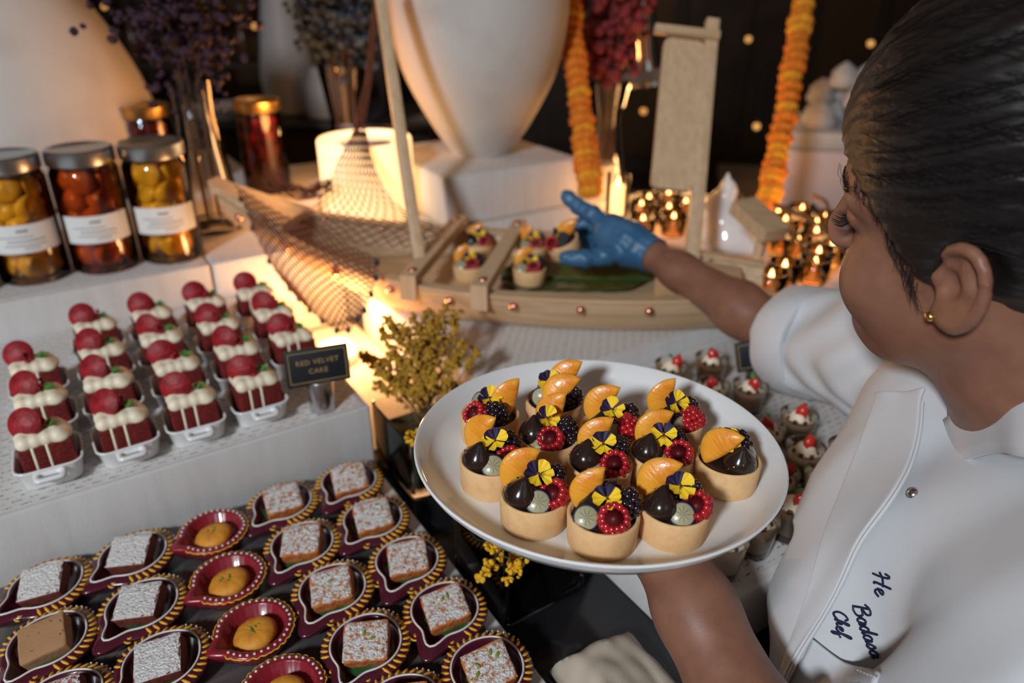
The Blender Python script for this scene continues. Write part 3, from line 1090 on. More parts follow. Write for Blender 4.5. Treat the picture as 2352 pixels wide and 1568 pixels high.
# cream topping from blended dollops
sd = SDF()
for i in range(4):
    sd.ell((-0.0170 + 0.0100 * i, -0.0135, 0.0495), (0.0078, 0.0080, 0.0078), 0.003)
    sd.ell((-0.0165 + 0.0100 * i, -0.003, 0.0510), (0.0085, 0.0090, 0.0075), 0.004)
    sd.ell((-0.0165 + 0.0100 * i, 0.0090, 0.0500), (0.0080, 0.0085, 0.0080), 0.003)
sd.ell((0.018, -0.004, 0.0475), (0.010, 0.018, 0.0060), 0.006)
cream_o = sdf_obj('cream_topping', sd, (-0.03, -0.026, 0.038), (0.032, 0.024, 0.064), 0.0011, 'cream')
cream_me = cream_o.data
bpy.data.objects.remove(cream_o)
disc_me = mesh_of('chocolate_disc', G().lathe([(0.0, -0.0012), (0.0162, -0.0012), (0.0168, 0.0), (0.0162, 0.0012), (0.0, 0.0012)], 32), 'disc')
g = G()
rnd = random.Random(4)
for k in range(16):
    g.ell((rnd.gauss(0, 0.0036), rnd.gauss(0, 0.003), rnd.gauss(0, 0.0028)), rnd.uniform(0.0022, 0.0036), 7, 5)
crumb_me = mesh_of('raspberry_crumble', g, 'disc')


def leaf_g(l, w, cup=0.15, n=8):
    rows = []
    for i in range(n + 1):
        u = i / n
        ww = w * math.sin(math.pi * min(0.98, u * 0.92 + 0.06)) ** 0.8
        rows.append([(l * u, ww * v, cup * l * (u - u * u) + abs(v) * ww * 0.35) for v in (-1, -0.5, 0, 0.5, 1)])
    return G().sheet(rows)


mint_me = mesh_of('mint_leaf', leaf_g(0.0105, 0.0038), 'mint')
sp_me = []
for (x0, x1) in ((-0.0240, -0.0125), (-0.0105, 0.0005), (0.0025, 0.0250)):
    g = G()
    out = [(x0, -0.0215), (x1, -0.0215), (x1, 0.0200), (x0, 0.0200)]
    w = x1 - x0
    b = rbox(w, 0.0415, 0.040, 0.0016)
    sp_me.append((mesh_of('sponge_layer', b, 'velvet'), ((x0 + x1) / 2, -0.0008, 0.0048)))
fil_me = mesh_of('cream_layer', rbox(0.0028, 0.0420, 0.0405, 0.0010), 'cream')
ROWN = ['front', 'second', 'third', 'back']
COLN = ['leftmost', 'second', 'middle', 'fourth', 'rightmost']
have = {0: [0, 1, 2], 1: [0, 1, 2, 3], 2: [0, 1, 2, 3], 3: [0, 1, 2, 3], 4: [1, 2, 3]}
rnd = random.Random(8)
for c_, rows in have.items():
    for r_ in rows:
        a = -0.065 + 0.0725 * c_ + rnd.uniform(-0.002, 0.002)
        b = 0.807 + 0.0895 * r_ + rnd.uniform(-0.002, 0.002)
        where = '%s column, %s row' % (COLN[c_], ROWN[r_])
        d = thing('baking_dish', 'small white square dish with side handles, %s of the cakes' % where, 'dish', ab(a, b, 0.9805), (0, 0, YAW + rnd.uniform(-0.05, 0.05)), 'cake dishes')
        obj('dish_body', dish_me, parent=d)
        obj('handle', handle_me, parent=d, loc=(0, -0.0365, 0))
        obj('handle', handle_me, parent=d, loc=(0, 0.0365, 0))
        k = thing('red_velvet_cake', 'red velvet cake with cream and red disc, %s on the riser' % where, 'cake', ab(a, b, 0.9805), (0, 0, YAW + rnd.uniform(-0.12, 0.12)), 'red velvet cakes')
        for me, lc in sp_me:
            obj('sponge_layer', me, parent=k, loc=lc)
        for x in (-0.0115, 0.0015):
            obj('cream_layer', fil_me, parent=k, loc=(x, -0.0014, 0.0048))
        obj('cream_topping', cream_me, parent=k)
        obj('chocolate_disc', disc_me, parent=k, loc=(-0.011, -0.001 + rnd.uniform(-0.002, 0.002), 0.066), rot=(R(68 + rnd.uniform(-10, 10)), R(rnd.uniform(-10, 10)), R(-26 + rnd.uniform(-14, 14))))
        obj('raspberry_crumble', crumb_me, parent=k, loc=(0.0015 + rnd.uniform(-0.003, 0.003), -0.003, 0.0595), rot=(0, 0, rnd.uniform(0, 6)))
        for j in range(3):
            obj('mint_leaf', mint_me, parent=k, loc=(0.010 + rnd.uniform(-0.002, 0.002), -0.008, 0.0585), rot=(rnd.uniform(-0.4, 0.4), R(-30), R(-95 + 75 * j + rnd.uniform(-20, 20))))

# ================================================================== painted clay lamps with sweets
MT['maroon'] = mat('maroon_paint', (0.070, 0.008, 0.020), 0.22, coat=0.4)
MT['red_clay'] = mat('red_paint', (0.24, 0.012, 0.022), 0.3, coat=0.3)
MT['yellow'] = mat('yellow_relief_paint', (0.80, 0.40, 0.03), 0.4)
MT['white_dot'] = mat('white_relief_paint', (0.75, 0.72, 0.70), 0.35)
MT['ochre'] = mat('ochre_line', (0.50, 0.20, 0.04), 0.4)
RD = 0.0405


def drop(th, R0=RD):
    th = (th + math.pi) % (2 * math.pi) - math.pi
    return R0 * (1 + 0.46 * math.exp(-(th / 0.25) ** 2) + 0.06 * math.exp(-((abs(th) - math.pi) / 0.5) ** 2))


NTH = 72
TH = [2 * math.pi * i / NTH for i in range(NTH)]


def ring(k, z, fn=drop):
    return [(fn(t) * k * math.cos(t), fn(t) * k * math.sin(t), z) for t in TH]


g = G().loops([ring(0.60, 0.0), ring(0.72, 0.001), ring(0.98, 0.0125), ring(1.0, 0.0150), ring(0.97, 0.0165), ring(0.80, 0.0195), ring(0.75, 0.0195), ring(0.71, 0.0165), ring(0.60, 0.0075), ring(0.40, 0.0055)])
diya_me = mesh_of('clay_bowl', g, 'maroon')
wl = [Vector((drop(t) * 0.775 * math.cos(t), drop(t) * 0.775 * math.sin(t), 0.0197)) for t in TH]
diya_line = mesh_of('white_line', G().tube(wl + [wl[0]], 0.00095, 6), 'white_dot')
diya_line2 = mesh_of('ochre_line', G().tube([(drop(t) * 0.60 * math.cos(t), drop(t) * 0.60 * math.sin(t), 0.0086) for t in [R(20 + 10 * i) for i in range(12)]], 0.0007, 5), 'ochre')
g = G()
for i in range(26):
    t = R(52 + i * (256 / 25))
    c = Vector((drop(t) * 0.90 * math.cos(t), drop(t) * 0.90 * math.sin(t), 0.0178))
    g.ell((0, 0, 0), (0.0048, 0.0015, 0.0010), 7, 5, TR(c, (0, R(17), t + R(28 if math.sin(t) > 0 else -28))))
for s_ in (-1, 1):
    pts = []
    for k in range(22):
        q = k / 21
        rr = 0.0008 + 0.0042 * q
        aa = q * R(420) * s_
        pts.append((0.0345 + rr * math.cos(aa), s_ * 0.0165 + rr * math.sin(aa), 0.0172 - 0.002 * q))
    g.tube(pts, [0.0009] * 22, 5)
diya_dash = mesh_of('yellow_relief', g, 'yellow')
g = G()
for i in range(7):
    t = R(160 + i * 7)
    g.ell((drop(t) * 1.0 * math.cos(t), drop(t) * 1.0 * math.sin(t), 0.0160), 0.0010, 6, 4)
diya_dots = mesh_of('white_dots', g, 'white_dot')

# round red lamp
def rdrop(th):
    th = (th + math.pi) % (2 * math.pi) - math.pi
    return 0.0355 * (1 + 0.28 * math.exp(-(th / 0.20) ** 2)) * (1 + 0.012 * math.cos(26 * th))


g = G().loops([ring(0.62, 0.0, rdrop), ring(0.74, 0.001, rdrop), ring(0.95, 0.014, rdrop), ring(1.0, 0.0190, rdrop), ring(0.98, 0.0208, rdrop), ring(0.82, 0.0215, rdrop), ring(0.78, 0.0205, rdrop), ring(0.70, 0.0085, rdrop), ring(0.5, 0.0060, rdrop)])
rd_me = mesh_of('clay_bowl', g, 'red_clay')
g = G()
for i in range(30):
    t = R(22 + i * (316 / 29))
    g.ell((rdrop(t) * 0.90 * math.cos(t), rdrop(t) * 0.90 * math.sin(t), 0.0216), (0.0014, 0.0014, 0.0009), 7, 5)
rd_dots = mesh_of('white_dots', g, 'white_dot')
pts = []
for i in range(200):
    t = R(20 + i * 320 / 199)
    k = 0.985 + 0.035 * abs(math.sin(i * math.pi * 30 / 199))
    pts.append((rdrop(t) * k * math.cos(t), rdrop(t) * k * math.sin(t), 0.0196))
rd_line = mesh_of('yellow_scallop', G().tube(pts, 0.0007, 5), 'yellow')
# sweets
MT['barfi_o'] = mat('orange_barfi', (0.55, 0.17, 0.035), 0.8, var=(220, (0.40, 0.10, 0.02), 0.45, 0.65), bump=(420, 0.8, 0.002))
MT['barfi_r'] = mat('brown_barfi', (0.17, 0.035, 0.02), 0.75, var=(220, (0.12, 0.02, 0.012), 0.45, 0.65), bump=(420, 0.5, 0.0015))
MT['barfi_t'] = mat('tan_barfi', (0.36, 0.19, 0.09), 0.8, var=(240, (0.10, 0.04, 0.015), 0.66, 0.70), bump=(420, 0.4, 0.001))
MT['pista'] = mat('pistachio', (0.20, 0.24, 0.03), 0.5)
MT['leafg'] = mat('green_leaf_liner', (0.02, 0.09, 0.025), 0.4)


def silver(name, under, lo, hi):
    m = mat(name, (0.80, 0.79, 0.78), 0.34, 1.0, bump=(520, 1.0, 0.003))
    nt = m.node_tree
    b = nt.nodes['Principled BSDF']
    tc = nt.nodes.new('ShaderNodeTexCoord')
    oi = nt.nodes.new('ShaderNodeObjectInfo')
    ad = nt.nodes.new('ShaderNodeVectorMath'); ad.operation = 'ADD'
    nt.links.new(tc.outputs['Object'], ad.inputs[0]); nt.links.new(oi.outputs['Random'], ad.inputs[1])
    n = nt.nodes.new('ShaderNodeTexNoise'); n.inputs['Scale'].default_value = 260; n.inputs['Detail'].default_value = 6; n.inputs['Roughness'].default_value = 0.7
    nt.links.new(ad.outputs[0], n.inputs['Vector'])
    mr = nt.nodes.new('ShaderNodeMapRange'); mr.inputs[1].default_value = lo; mr.inputs[2].default_value = hi
    nt.links.new(n.outputs[0], mr.inputs[0])
    mx = nt.nodes.new('ShaderNodeMix'); mx.data_type = 'RGBA'
    mx.inputs[6].default_value = (0.80, 0.79, 0.78, 1); mx.inputs[7].default_value = (*under, 1)
    nt.links.new(mr.outputs[0], mx.inputs[0]); nt.links.new(mx.outputs[2], b.inputs['Base Color'])
    iv = nt.nodes.new('ShaderNodeMath'); iv.operation = 'SUBTRACT'; iv.inputs[0].default_value = 1.0
    nt.links.new(mr.outputs[0], iv.inputs[1]); 
    ms = nt.nodes.new('ShaderNodeMath'); ms.operation = 'MULTIPLY'; ms.inputs[1].default_value = 0.55
    nt.links.new(iv.outputs[0], ms.inputs[0]); nt.links.new(ms.outputs[0], b.inputs['Metallic'])
    return m


MT['silver_o'] = silver('silver_leaf_orange', (0.46, 0.17, 0.05), 0.50, 0.58)
MT['silver_w'] = silver('silver_leaf_white', (0.36, 0.26, 0.21), 0.54, 0.66)
MT['silver_r'] = silver('silver_leaf_red', (0.30, 0.05, 0.04), 0.50, 0.56)
BW, BD, BH = 0.0350, 0.0310, 0.0150


def rough_block(seed, amp):
    rnd = random.Random(seed)
    sh = rnd.uniform(0, 100)
    g = G()
    n = 5
    import mathutils
    def dis(p):
        q = Vector(p) * 160 + Vector((sh, sh, 0))
        return tuple(Vector(p) + mathutils.noise.noise_vector(q) * amp)
    b = rbox(BW, BD, BH, 0.0022, 2)
    bm = bmesh.new()
    me = bpy.data.meshes.new('tmp')
    me.from_pydata(b.v, [], b.f)
    bm.from_mesh(me)
    bmesh.ops.triangulate(bm, faces=bm.faces)
    for _ in range(2):
        bmesh.ops.subdivide_edges(bm, edges=[e for e in bm.edges if e.calc_length() > 0.003], cuts=1)
        bmesh.ops.triangulate(bm, faces=bm.faces)
    for v in bm.verts:
        v.co = dis(v.co)
    vs = [tuple(v.co) for v in bm.verts]
    bm.verts.index_update()
    fs = [tuple(v.index for v in f.verts) for f in bm.faces]
    bm.free()
    bpy.data.meshes.remove(me)
    g.add(vs, fs)
    return g


def rough_top(seed, amp):
    import mathutils
    sh = seed * 3.7
    n = 14
    rows = []
    for i in range(n + 1):
        row = []
        for j in range(n + 1):
            x = (-0.5 + j / n) * (BW - 0.0006)
            y = (-0.5 + i / n) * (BD - 0.0006)
            e = min(i, j, n - i, n - j)
            z = BH + (0.0004 + mathutils.noise.noise(Vector((x * 300 + sh, y * 300, 0))) * amp + amp * 0.6) * (1 if e > 0 else -0.6)
            row.append((x, y, z))
        rows.append(row)
    return G().sheet(rows)


blk = {k: mesh_of('sweet_block', rough_block(i, 0.0011 if k == 'o' else 0.0005), 'barfi_' + k) for i, k in enumerate('ort')}
top = {'o': mesh_of('silver_leaf', rough_top(1, 0.0013), 'silver_o'), 'w': mesh_of('silver_leaf', rough_top(2, 0.0006), 'silver_w'), 'r': mesh_of('silver_leaf', rough_top(3, 0.0011), 'silver_r')}
pis_me = mesh_of('pistachio_sliver', G().ell((0, 0, 0), (0.0030, 0.0014, 0.0009), 8, 6), 'pista')
liner_me = mesh_of('leaf_liner', leaf_g(0.040, 0.013, 0.05), 'leafg')
D = [  # px, py, kind, label fragment
    (110, 1340, 'w', 'white silver-topped barfi by the left edge of the photo', 12), (310, 1272, 'w', 'white silver-topped barfi at the back of the left column', 8),
    (340, 1375, 'w', 'white silver-topped barfi left of the middle round lamps', 4), (125, 1462, 't', 'plain speckled tan barfi', 20),
    (380, 1512, 'w', 'white silver-topped barfi nearest the bottom edge', 10), (150, 1562, 'r', 'red barfi with flaked silver in the bottom left corner', 18),
    (640, 1160, 'o', 'orange silver-flaked barfi at the back of its column', 18), (800, 1116, 'o', 'orange silver-flaked barfi in the far right back corner', 22),
    (690, 1258, 'o', 'orange silver-flaked barfi second in the fourth column', 8), (855, 1200, 'o', 'orange barfi with one pistachio beside the glass vase', 16),
    (755, 1355, 'o', 'orange barfi with pistachio third in the fourth column', 10), (925, 1298, 'o', 'orange barfi third in the rightmost column', 16),
    (828, 1470, 'o', 'orange barfi with nut pieces near the bottom centre', 8), (1022, 1412, 'o', 'orange barfi on a green leaf, fourth in the rightmost column', 22),
    (1120, 1525, 'o', 'orange barfi with several pistachios, nearest on the right', 26), (935, 1590, 'o', 'orange barfi cut by the bottom edge of the photo', 10)]
RDL = [(500, 1235, 'rearmost round red clay lamp'), (530, 1340, 'second round red clay lamp from the back'), (580, 1455, 'third round red clay lamp from the back'), (645, 1560, 'round red clay lamp cut by the bottom edge')]
pp = [at_z(q[0], q[1], 0.915) for q in D] + [at_z(q[0], q[1], 0.915) for q in RDL]
for it in range(80):
    for i, p in enumerate(pp):
        a, b = p.dot(AX), p.dot(BX)
        pp[i] = ab(min(a, 0.222), min(b, 0.705), p.z)
    for i in range(len(pp)):
        for j in range(i):
            v = pp[i] - pp[j]
            m_ = 0.0785
            if 0 < v.length < m_:
                w = v.normalized() * (m_ - v.length) * 0.5
                pp[i] = pp[i] + w
                pp[j] = pp[j] - w
rnd = random.Random(31)
for i, (x, y, k, lab, yw) in enumerate(D):
    p = pp[i]
    t = thing('clay_lamp', 'maroon clay lamp under the %s' % lab, 'clay lamp', (p.x, p.y, 0.9018), (0, 0, R(-112 + rnd.uniform(-10, 10))), 'drop-shaped clay lamps')
    obj('clay_bowl', diya_me, parent=t)
    obj('white_line', diya_line, parent=t)
    obj('ochre_line', diya_line2, parent=t)
    obj('yellow_relief', diya_dash, parent=t, kind='stuff')
    obj('white_dots', diya_dots, parent=t, kind='stuff')
    s = thing('barfi_square', lab + ' in a clay lamp', 'sweet', (p.x + 0.002, p.y - 0.001, 0.9018 + 0.0150), (R(22 + rnd.uniform(-5, 5)), R(-7 + rnd.uniform(-5, 5)), R(yw + rnd.uniform(-6, 6))), 'barfi sweets')
    s.scale = (1.13, 1.13, 1.1)
    obj('sweet_block', blk[{'w': 'r', 'r': 'r', 't': 't', 'o': 'o'}[k]], parent=s)
    if k != 't':
        obj('silver_leaf', top[k], parent=s)
    for q in range({9: 1, 10: 1, 12: 2, 13: 2, 14: 4}.get(i, 0)):
        obj('pistachio_sliver', pis_me, parent=s, loc=(rnd.uniform(-0.010, 0.010), rnd.uniform(-0.009, 0.009), BH + 0.0016), rot=(0.2, 0.1, rnd.uniform(0, 3)))
    obj('leaf_liner', liner_me, parent=s, loc=(-0.018, 0.004, -0.002), rot=(0, R(-2), R(rnd.uniform(-50, -10))))
g = G()
ls = []
for r_, z in [(0.004, 0.0), (0.0135, 0.0006), (0.0172, 0.0045), (0.0176, 0.0085), (0.0150, 0.0128), (0.0085, 0.0150), (0.003, 0.0140), (0.0004, 0.0136)]:
    ls.append([((r_ * (1 - 0.008 * (math.cos(10 * 2 * math.pi * j / 80) > 0.4) * (z > 0.008))) * math.cos(2 * math.pi * j / 80), r_ * math.sin(2 * math.pi * j / 80), z - 0.00028 * (math.cos(20 * math.pi * j / 80) > 0.5) * (0.01 < z < 0.0148)) for j in range(80)])
MT['peda'] = mat('saffron_peda', (0.66, 0.27, 0.025), 0.6, var=(90, (0.55, 0.18, 0.015), 0.45, 0.7), bump=(300, 0.3, 0.001))
peda_me = mesh_of('peda_body', G().loops(ls), 'peda')
for i, (x, y, lab) in enumerate(RDL):
    p = pp[len(D) + i]
    t = thing('round_clay_lamp', lab + ' with white dots', 'clay lamp', (p.x, p.y, 0.9018), (0, 0, R(-135 + rnd.uniform(-8, 8))), 'round clay lamps')
    obj('clay_bowl', rd_me, parent=t)
    obj('white_dots', rd_dots, parent=t, kind='stuff')
    obj('yellow_scallop', rd_line, parent=t)
    s = thing('peda_sweet', 'round saffron sweet in the ' + lab, 'sweet', (p.x + 0.002, p.y - 0.002, 0.9018 + 0.0066), (R(10), R(rnd.uniform(-6, 6)), rnd.uniform(0, 6)), 'saffron peda sweets')
    s.scale = (1.12, 1.12, 1.0)
    obj('peda_body', peda_me, parent=s)
    for q in range(6):
        obj('pistachio_sliver', pis_me, parent=s, loc=(rnd.gauss(0, 0.0035), rnd.gauss(0, 0.0035), 0.0148), rot=(0.3, 0.2, rnd.uniform(0, 3)), scale=0.6)

# ================================================================== layered cream glasses on the right riser
MT['mousse'] = mat('vanilla_cream', (0.80, 0.68, 0.50), 0.5)
MT['crumble'] = mat('brown_crumble', (0.16, 0.07, 0.03), 0.8, var=(300, (0.06, 0.025, 0.01), 0.4, 0.6), bump=(500, 0.6))
MT['strawb'] = mat('strawberry', (0.55, 0.03, 0.02), 0.3, coat=0.4)
vg = mesh_of('glass_cup', G().lathe([(0.0, 0.0), (0.017, 0.0), (0.019, 0.002), (0.0265, 0.054), (0.0270, 0.0555), (0.0262, 0.0560)], 28, cap1=False), 'glass')
vc1 = mesh_of('crumble_layer', G().lathe([(0.0176, 0.0065), (0.0188, 0.013), (0.0, 0.013)], 24), 'crumble')
vc2 = mesh_of('cream_layer', G().lathe([(0.0188, 0.0131), (0.0235, 0.040), (0.021, 0.044), (0.0, 0.046)], 24), 'mousse')
g = G()
for j in range(7):
    a = j * 0.9
    g.ell((0.012 * math.cos(a), 0.012 * math.sin(a), 0.047), (0.006, 0.006, 0.004), 8, 6)
vc3 = mesh_of('crumble_topping', g, 'crumble')
vs_ = mesh_of('cream_swirl', G().lathe([(0.017, 0.044), (0.018, 0.049), (0.013, 0.054), (0.012, 0.058), (0.005, 0.062), (0.0, 0.064)], 18), 'mousse')
vst = mesh_of('strawberry_slice', G().loops([[(x, -0.002, z) for x, z in ((-0.004, 0), (0.004, 0), (0.0055, 0.012), (0.0, 0.019), (-0.0055, 0.012))], [(x, 0.002, z) for x, z in ((-0.004, 0), (0.004, 0), (0.0055, 0.012), (0.0, 0.019), (-0.0055, 0.012))]]), 'strawb')
VP = [(1540, 858), (1632, 842), (1640, 905), (1715, 905), (1760, 1010), (1832, 975), (1905, 945), (1800, 1148), (1885, 1108), (1845, 1058), (1935, 1050), (1690, 1262), (1770, 1215), (1850, 1190), (1720, 1100), (1760, 1075)]
vw = ['at the back left end behind the plate', 'second from the left at the back', 'half hidden by the rear plate rim', 'below the second black card', 'behind the right plate rim',
      'in the middle of the group right of the plate', 'right below the rolled far sleeve', 'directly right of the plate edge', 'nearest the coat in the front group', 'in the row behind the plate edge glass',
      'partly covered by the coat front', 'nearest, peeking under the plate rim', 'second nearest under the plate rim', 'next to the coat lower front', 'hidden behind the plate, right side', 'close behind the plate rim on the right']
vp = [at_z(x, y, 0.985) for x, y in VP]
for it in range(80):
    for i in range(len(vp)):
        for j in range(i):
            v = vp[i] - vp[j]
            if 0 < v.length < 0.047:
                w = v.normalized() * (0.047 - v.length) * 0.5
                vp[i] = vp[i] + w
                vp[j] = vp[j] - w
    for i, p in enumerate(vp):
        a, b = p.dot(AX), p.dot(BX)
        vp[i] = ab(max(0.432, min(1.25, a)), max(0.336, min(0.655, b)), p.z)
GLASSES = []
for i, p in enumerate(vp):
    t = thing('dessert_glass', 'layered cream dessert glass with strawberry, %s' % vw[i], 'dessert glass', (p.x, p.y, 0.9562), (0, 0, rnd.uniform(-0.5, 0.5)), 'layered cream glasses')
    GLASSES.append(t)
    t.scale = (0.8, 0.8, 0.8)
    obj('glass_cup', vg, parent=t)
    obj('crumble_layer', vc1, parent=t)
    obj('cream_layer', vc2, parent=t)
    obj('crumble_topping', vc3, parent=t, kind='stuff')
    obj('cream_swirl', vs_, parent=t, scale=(0.95, 0.95, 0.97))
    obj('strawberry_slice', vst, parent=t, loc=(0.002, -0.006, 0.046), rot=(rnd.uniform(-0.3, 0.3), rnd.uniform(-0.4, 0.4), rnd.uniform(-0.6, 0.6)), scale=1.6)
    obj('mint_leaf', mint_me, parent=t, loc=(0.002, 0.004, 0.062), rot=(0, R(-40), rnd.uniform(0, 6)))
# ================================================================== the wooden boat
STERN = Vector((0.385, 1.035))
PROW = Vector((-0.475, 1.205))
AXD = (PROW - STERN).normalized()
SIDE = Vector((AXD.y, -AXD.x)) * -1.0     # towards the camera
if SIDE.y > 0:
    SIDE = -SIDE
BL = (PROW - STERN).length
BZ = 0.9802
ZS = [0.0, 0.08, 0.2, 0.35, 0.5, 0.62, 0.74, 0.84, 0.92, 1.0]
HB = [0.060, 0.088, 0.120, 0.138, 0.140, 0.128, 0.098, 0.068, 0.038, 0.014]     # half beam at the rim
RZ = [1.046, 1.045, 1.045, 1.046, 1.045, 1.050, 1.060, 1.078, 1.100, 1.128]     # rim height
KZ = [0.992, 0.984, 0.981, 0.981, 0.981, 0.983, 1.004, 1.036, 1.060, 1.088]     # bottom height
BB = [0.030, 0.055, 0.080, 0.096, 0.098, 0.088, 0.064, 0.036, 0.014, 0.005]     # half width of the bottom


def bint(u, arr):
    return float(np.interp(u, ZS, arr)) if True else 0


def bsm(u, arr):
    s = 0.05
    return sum(bint(min(1, max(0, u + d)), arr) * w for d, w in ((-s, 0.25), (0, 0.5), (s, 0.25))) if 0.03 < u < 0.97 else bint(u, arr)


def bpt(u, side, k, z):
    """side -1 (far) / 1 (near), k = half width"""
    p = STERN + AXD * (BL * u) + SIDE * (side * k)
    return (p.x, p.y, z)


US = [i / 44 for i in range(45)]
boat = thing('wooden_boat', 'pale wooden display boat with copper rivets, mast and sail board', 'boat', (STERN.x, STERN.y, BZ))
BO = Vector(boat.location)


def bobj(name, g, m, parent=None, **k):
    """build in world coordinates, store relative to the boat"""
    par = parent or boat
    off = BO if parent is None else BO + Vector(parent.location)
    g.v = [tuple(Vector(p) - BO) for p in g.v]
    return obj(name, g, m, par, **k)


def strake(side, f0, f1, th, out):
    """a plank between two fractions of the hull height (0 bottom, 1 rim)"""
    g = G()
    ls = []
    for u in US:
        rz, kz, hb, bb = bsm(u, RZ), bsm(u, KZ), bsm(u, HB), bsm(u, BB)

        def at(f, o):
            z = kz + (rz - kz) * f
            k = bb + (hb - bb) * (f ** 0.6) + o
            return bpt(u, side, max(0.002, k), z)
        ls.append([at(f0, out), at(f0 + (f1 - f0) * 0.5, out + 0.0015), at(f1, out), at(f1, out - th), at(f0 + (f1 - f0) * 0.5, out - th), at(f0, out - th)])
    return g.loops(ls)


for sd_ in (1, -1):
    for f0, f1, o in ((0.0, 0.34, 0.0), (0.30, 0.66, 0.004), (0.62, 1.0, 0.008)):
        bobj('hull_plank', strake(sd_, f0, f1, 0.005, o), 'wood')
    # gunwale cap
    g = G()
    ls = []
    for u in US:
        hb, rz = bsm(u, HB), bsm(u, RZ)
        ls.append([bpt(u, sd_, hb + 0.010, rz), bpt(u, sd_, hb + 0.010, rz + 0.005), bpt(u, sd_, max(0.001, hb - 0.010), rz + 0.005), bpt(u, sd_, max(0.001, hb - 0.010), rz)])
    bobj('gunwale', g.loops(ls), 'wood')
# bottom and inner deck
g = G()
g.loops([[bpt(u, -1, bsm(u, BB), bsm(u, KZ)), bpt(u, 1, bsm(u, BB), bsm(u, KZ)), bpt(u, 1, bsm(u, BB), bsm(u, KZ) + 0.005), bpt(u, -1, bsm(u, BB), bsm(u, KZ) + 0.005)] for u in US])
bobj('hull_bottom', g, 'wood')
DECK = 1.0125
g = G()
uu = [0.04 + 0.70 * i / 30 for i in range(31)]
def dk(u):
    f = max(0.0, min(1.0, (DECK - bsm(u, KZ)) / (bsm(u, RZ) - bsm(u, KZ))))
    return bsm(u, BB) + (bsm(u, HB) - bsm(u, BB)) * (f ** 0.6) - 0.006
g.loops([[bpt(u, -1, dk(u), DECK - 0.004), bpt(u, 1, dk(u), DECK - 0.004), bpt(u, 1, dk(u), DECK), bpt(u, -1, dk(u), DECK)] for u in uu])
bobj('deck', g, 'wood')
# raised prow cap: a thick plank running up the stem
g = G()
ls = []
for i in range(9):
    u = 0.86 + 0.16 * i / 8
    z = float(np.interp(u, [0.86, 0.92, 1.0, 1.02], [1.088, 1.106, 1.134, 1.143]))
    w = float(np.interp(u, [0.86, 1.0, 1.02], [0.052, 0.018, 0.016]))
    ls.append([bpt(u, -1, w, z - 0.004), bpt(u, 1, w, z - 0.004), bpt(u, 1, w, z + 0.012), bpt(u, -1, w, z + 0.012)])
bobj('prow_cap', g.loops(ls), 'wood')
# crossbeams
for nm, u in (('a', 0.588), ('b', 0.466)):
    hb, rz = bsm(u, HB) + 0.020, bsm(u, RZ) + 0.0055
    du = 0.0135
    g = G()
    g.loops([[bpt(u - du, s * 1, hb, rz) for s in (0,)] + []]) if False else None
    vs = []
    for z in (rz, rz + 0.016):
        vs += [bpt(u - du, -1, hb, z), bpt(u + du, -1, hb, z), bpt(u + du, 1, hb, z), bpt(u - du, 1, hb, z)]
    g.add(vs, [(3, 2, 1, 0), (4, 5, 6, 7), (0, 1, 5, 4), (1, 2, 6, 5), (2, 3, 7, 6), (3, 0, 4, 7)])
    # the near end steps down over the gunwale
    vs = []
    for z in (rz - 0.022, rz):
        vs += [bpt(u - du, 1, hb - 0.008, z), bpt(u + du, 1, hb - 0.008, z), bpt(u + du, 1, hb, z), bpt(u - du, 1, hb, z)]
    g.add(vs, [(3, 2, 1, 0), (4, 5, 6, 7), (0, 1, 5, 4), (1, 2, 6, 5), (2, 3, 7, 6), (3, 0, 4, 7)])
    bm_o = bobj('crossbeam', g, 'wood_v')
    for s in (-1, 1):
        c = Vector(bpt(u, s, hb - 0.026, rz + 0.0155))
        bobj('rivet', G().ell(tuple(c), (0.0075, 0.0075, 0.0045), 14, 8), 'copper', bm_o)
# rivets along the top plank
rm = G().ell((0, 0, 0), (0.0075, 0.0075, 0.0075), 16, 10)
rivet_me = mesh_of('rivet', rm, 'copper')
for sd_ in (1, -1):
    for k in range(9):
        u = 0.088 + 0.108 * k
        rz, kz, hb, bb = bsm(u, RZ), bsm(u, KZ), bsm(u, HB), bsm(u, BB)
        f = 0.80
        p = Vector(bpt(u, sd_, bb + (hb - bb) * f ** 0.6 + 0.0095, kz + (rz - kz) * f))
        obj('rivet', rivet_me, parent=boat, loc=p - BO)
# mast
mb = at_d(962, 590, 1.135)
mt = at_d(866, -60, 1.16)
g = G()
d_ = (mt - mb)
M_ = Matrix.Translation(mb) @ rot_to(d_)
g.prism(rrect(0.018, 0.018, 0.003, 2), -0.012, d_.length, M_)
bobj('mast', g, 'wood_v')
# stern post with the hanging sail board
pb = at_d(1592, 568, 1.20)
pt_ = at_d(1636, 48, 1.235)
d_ = pt_ - pb
up = d_.normalized()
M_ = Matrix.Translation(pb) @ Vector((0, 0, 1)).rotation_difference(up).to_matrix().to_4x4()
L = d_.length
g = G().prism(rrect(0.0215, 0.020, 0.002, 2), -0.02, L, M_)
post = bobj('stern_post', g, 'wood_v')
g = G().prism(rrect(0.014, 0.016, 0.002, 2), -0.085, 0.022, M_ @ Matrix.Translation((-0.012, -0.012, L - 0.032)) @ Matrix.Rotation(R(90), 4, 'Y') @ Matrix.Identity(4))
bobj('sail_yard', g, 'wood')
out = [(x, y) for x, y in rrect(0.068, 0.255, 0.012, 5)]
g = G().prism(out, -0.006, 0.006, M_ @ Matrix.Translation((-0.044, 0.0, L - 0.168)) @ Matrix.Rotation(R(90), 4, 'X'))
bobj('sail_board', g, 'wood_v')
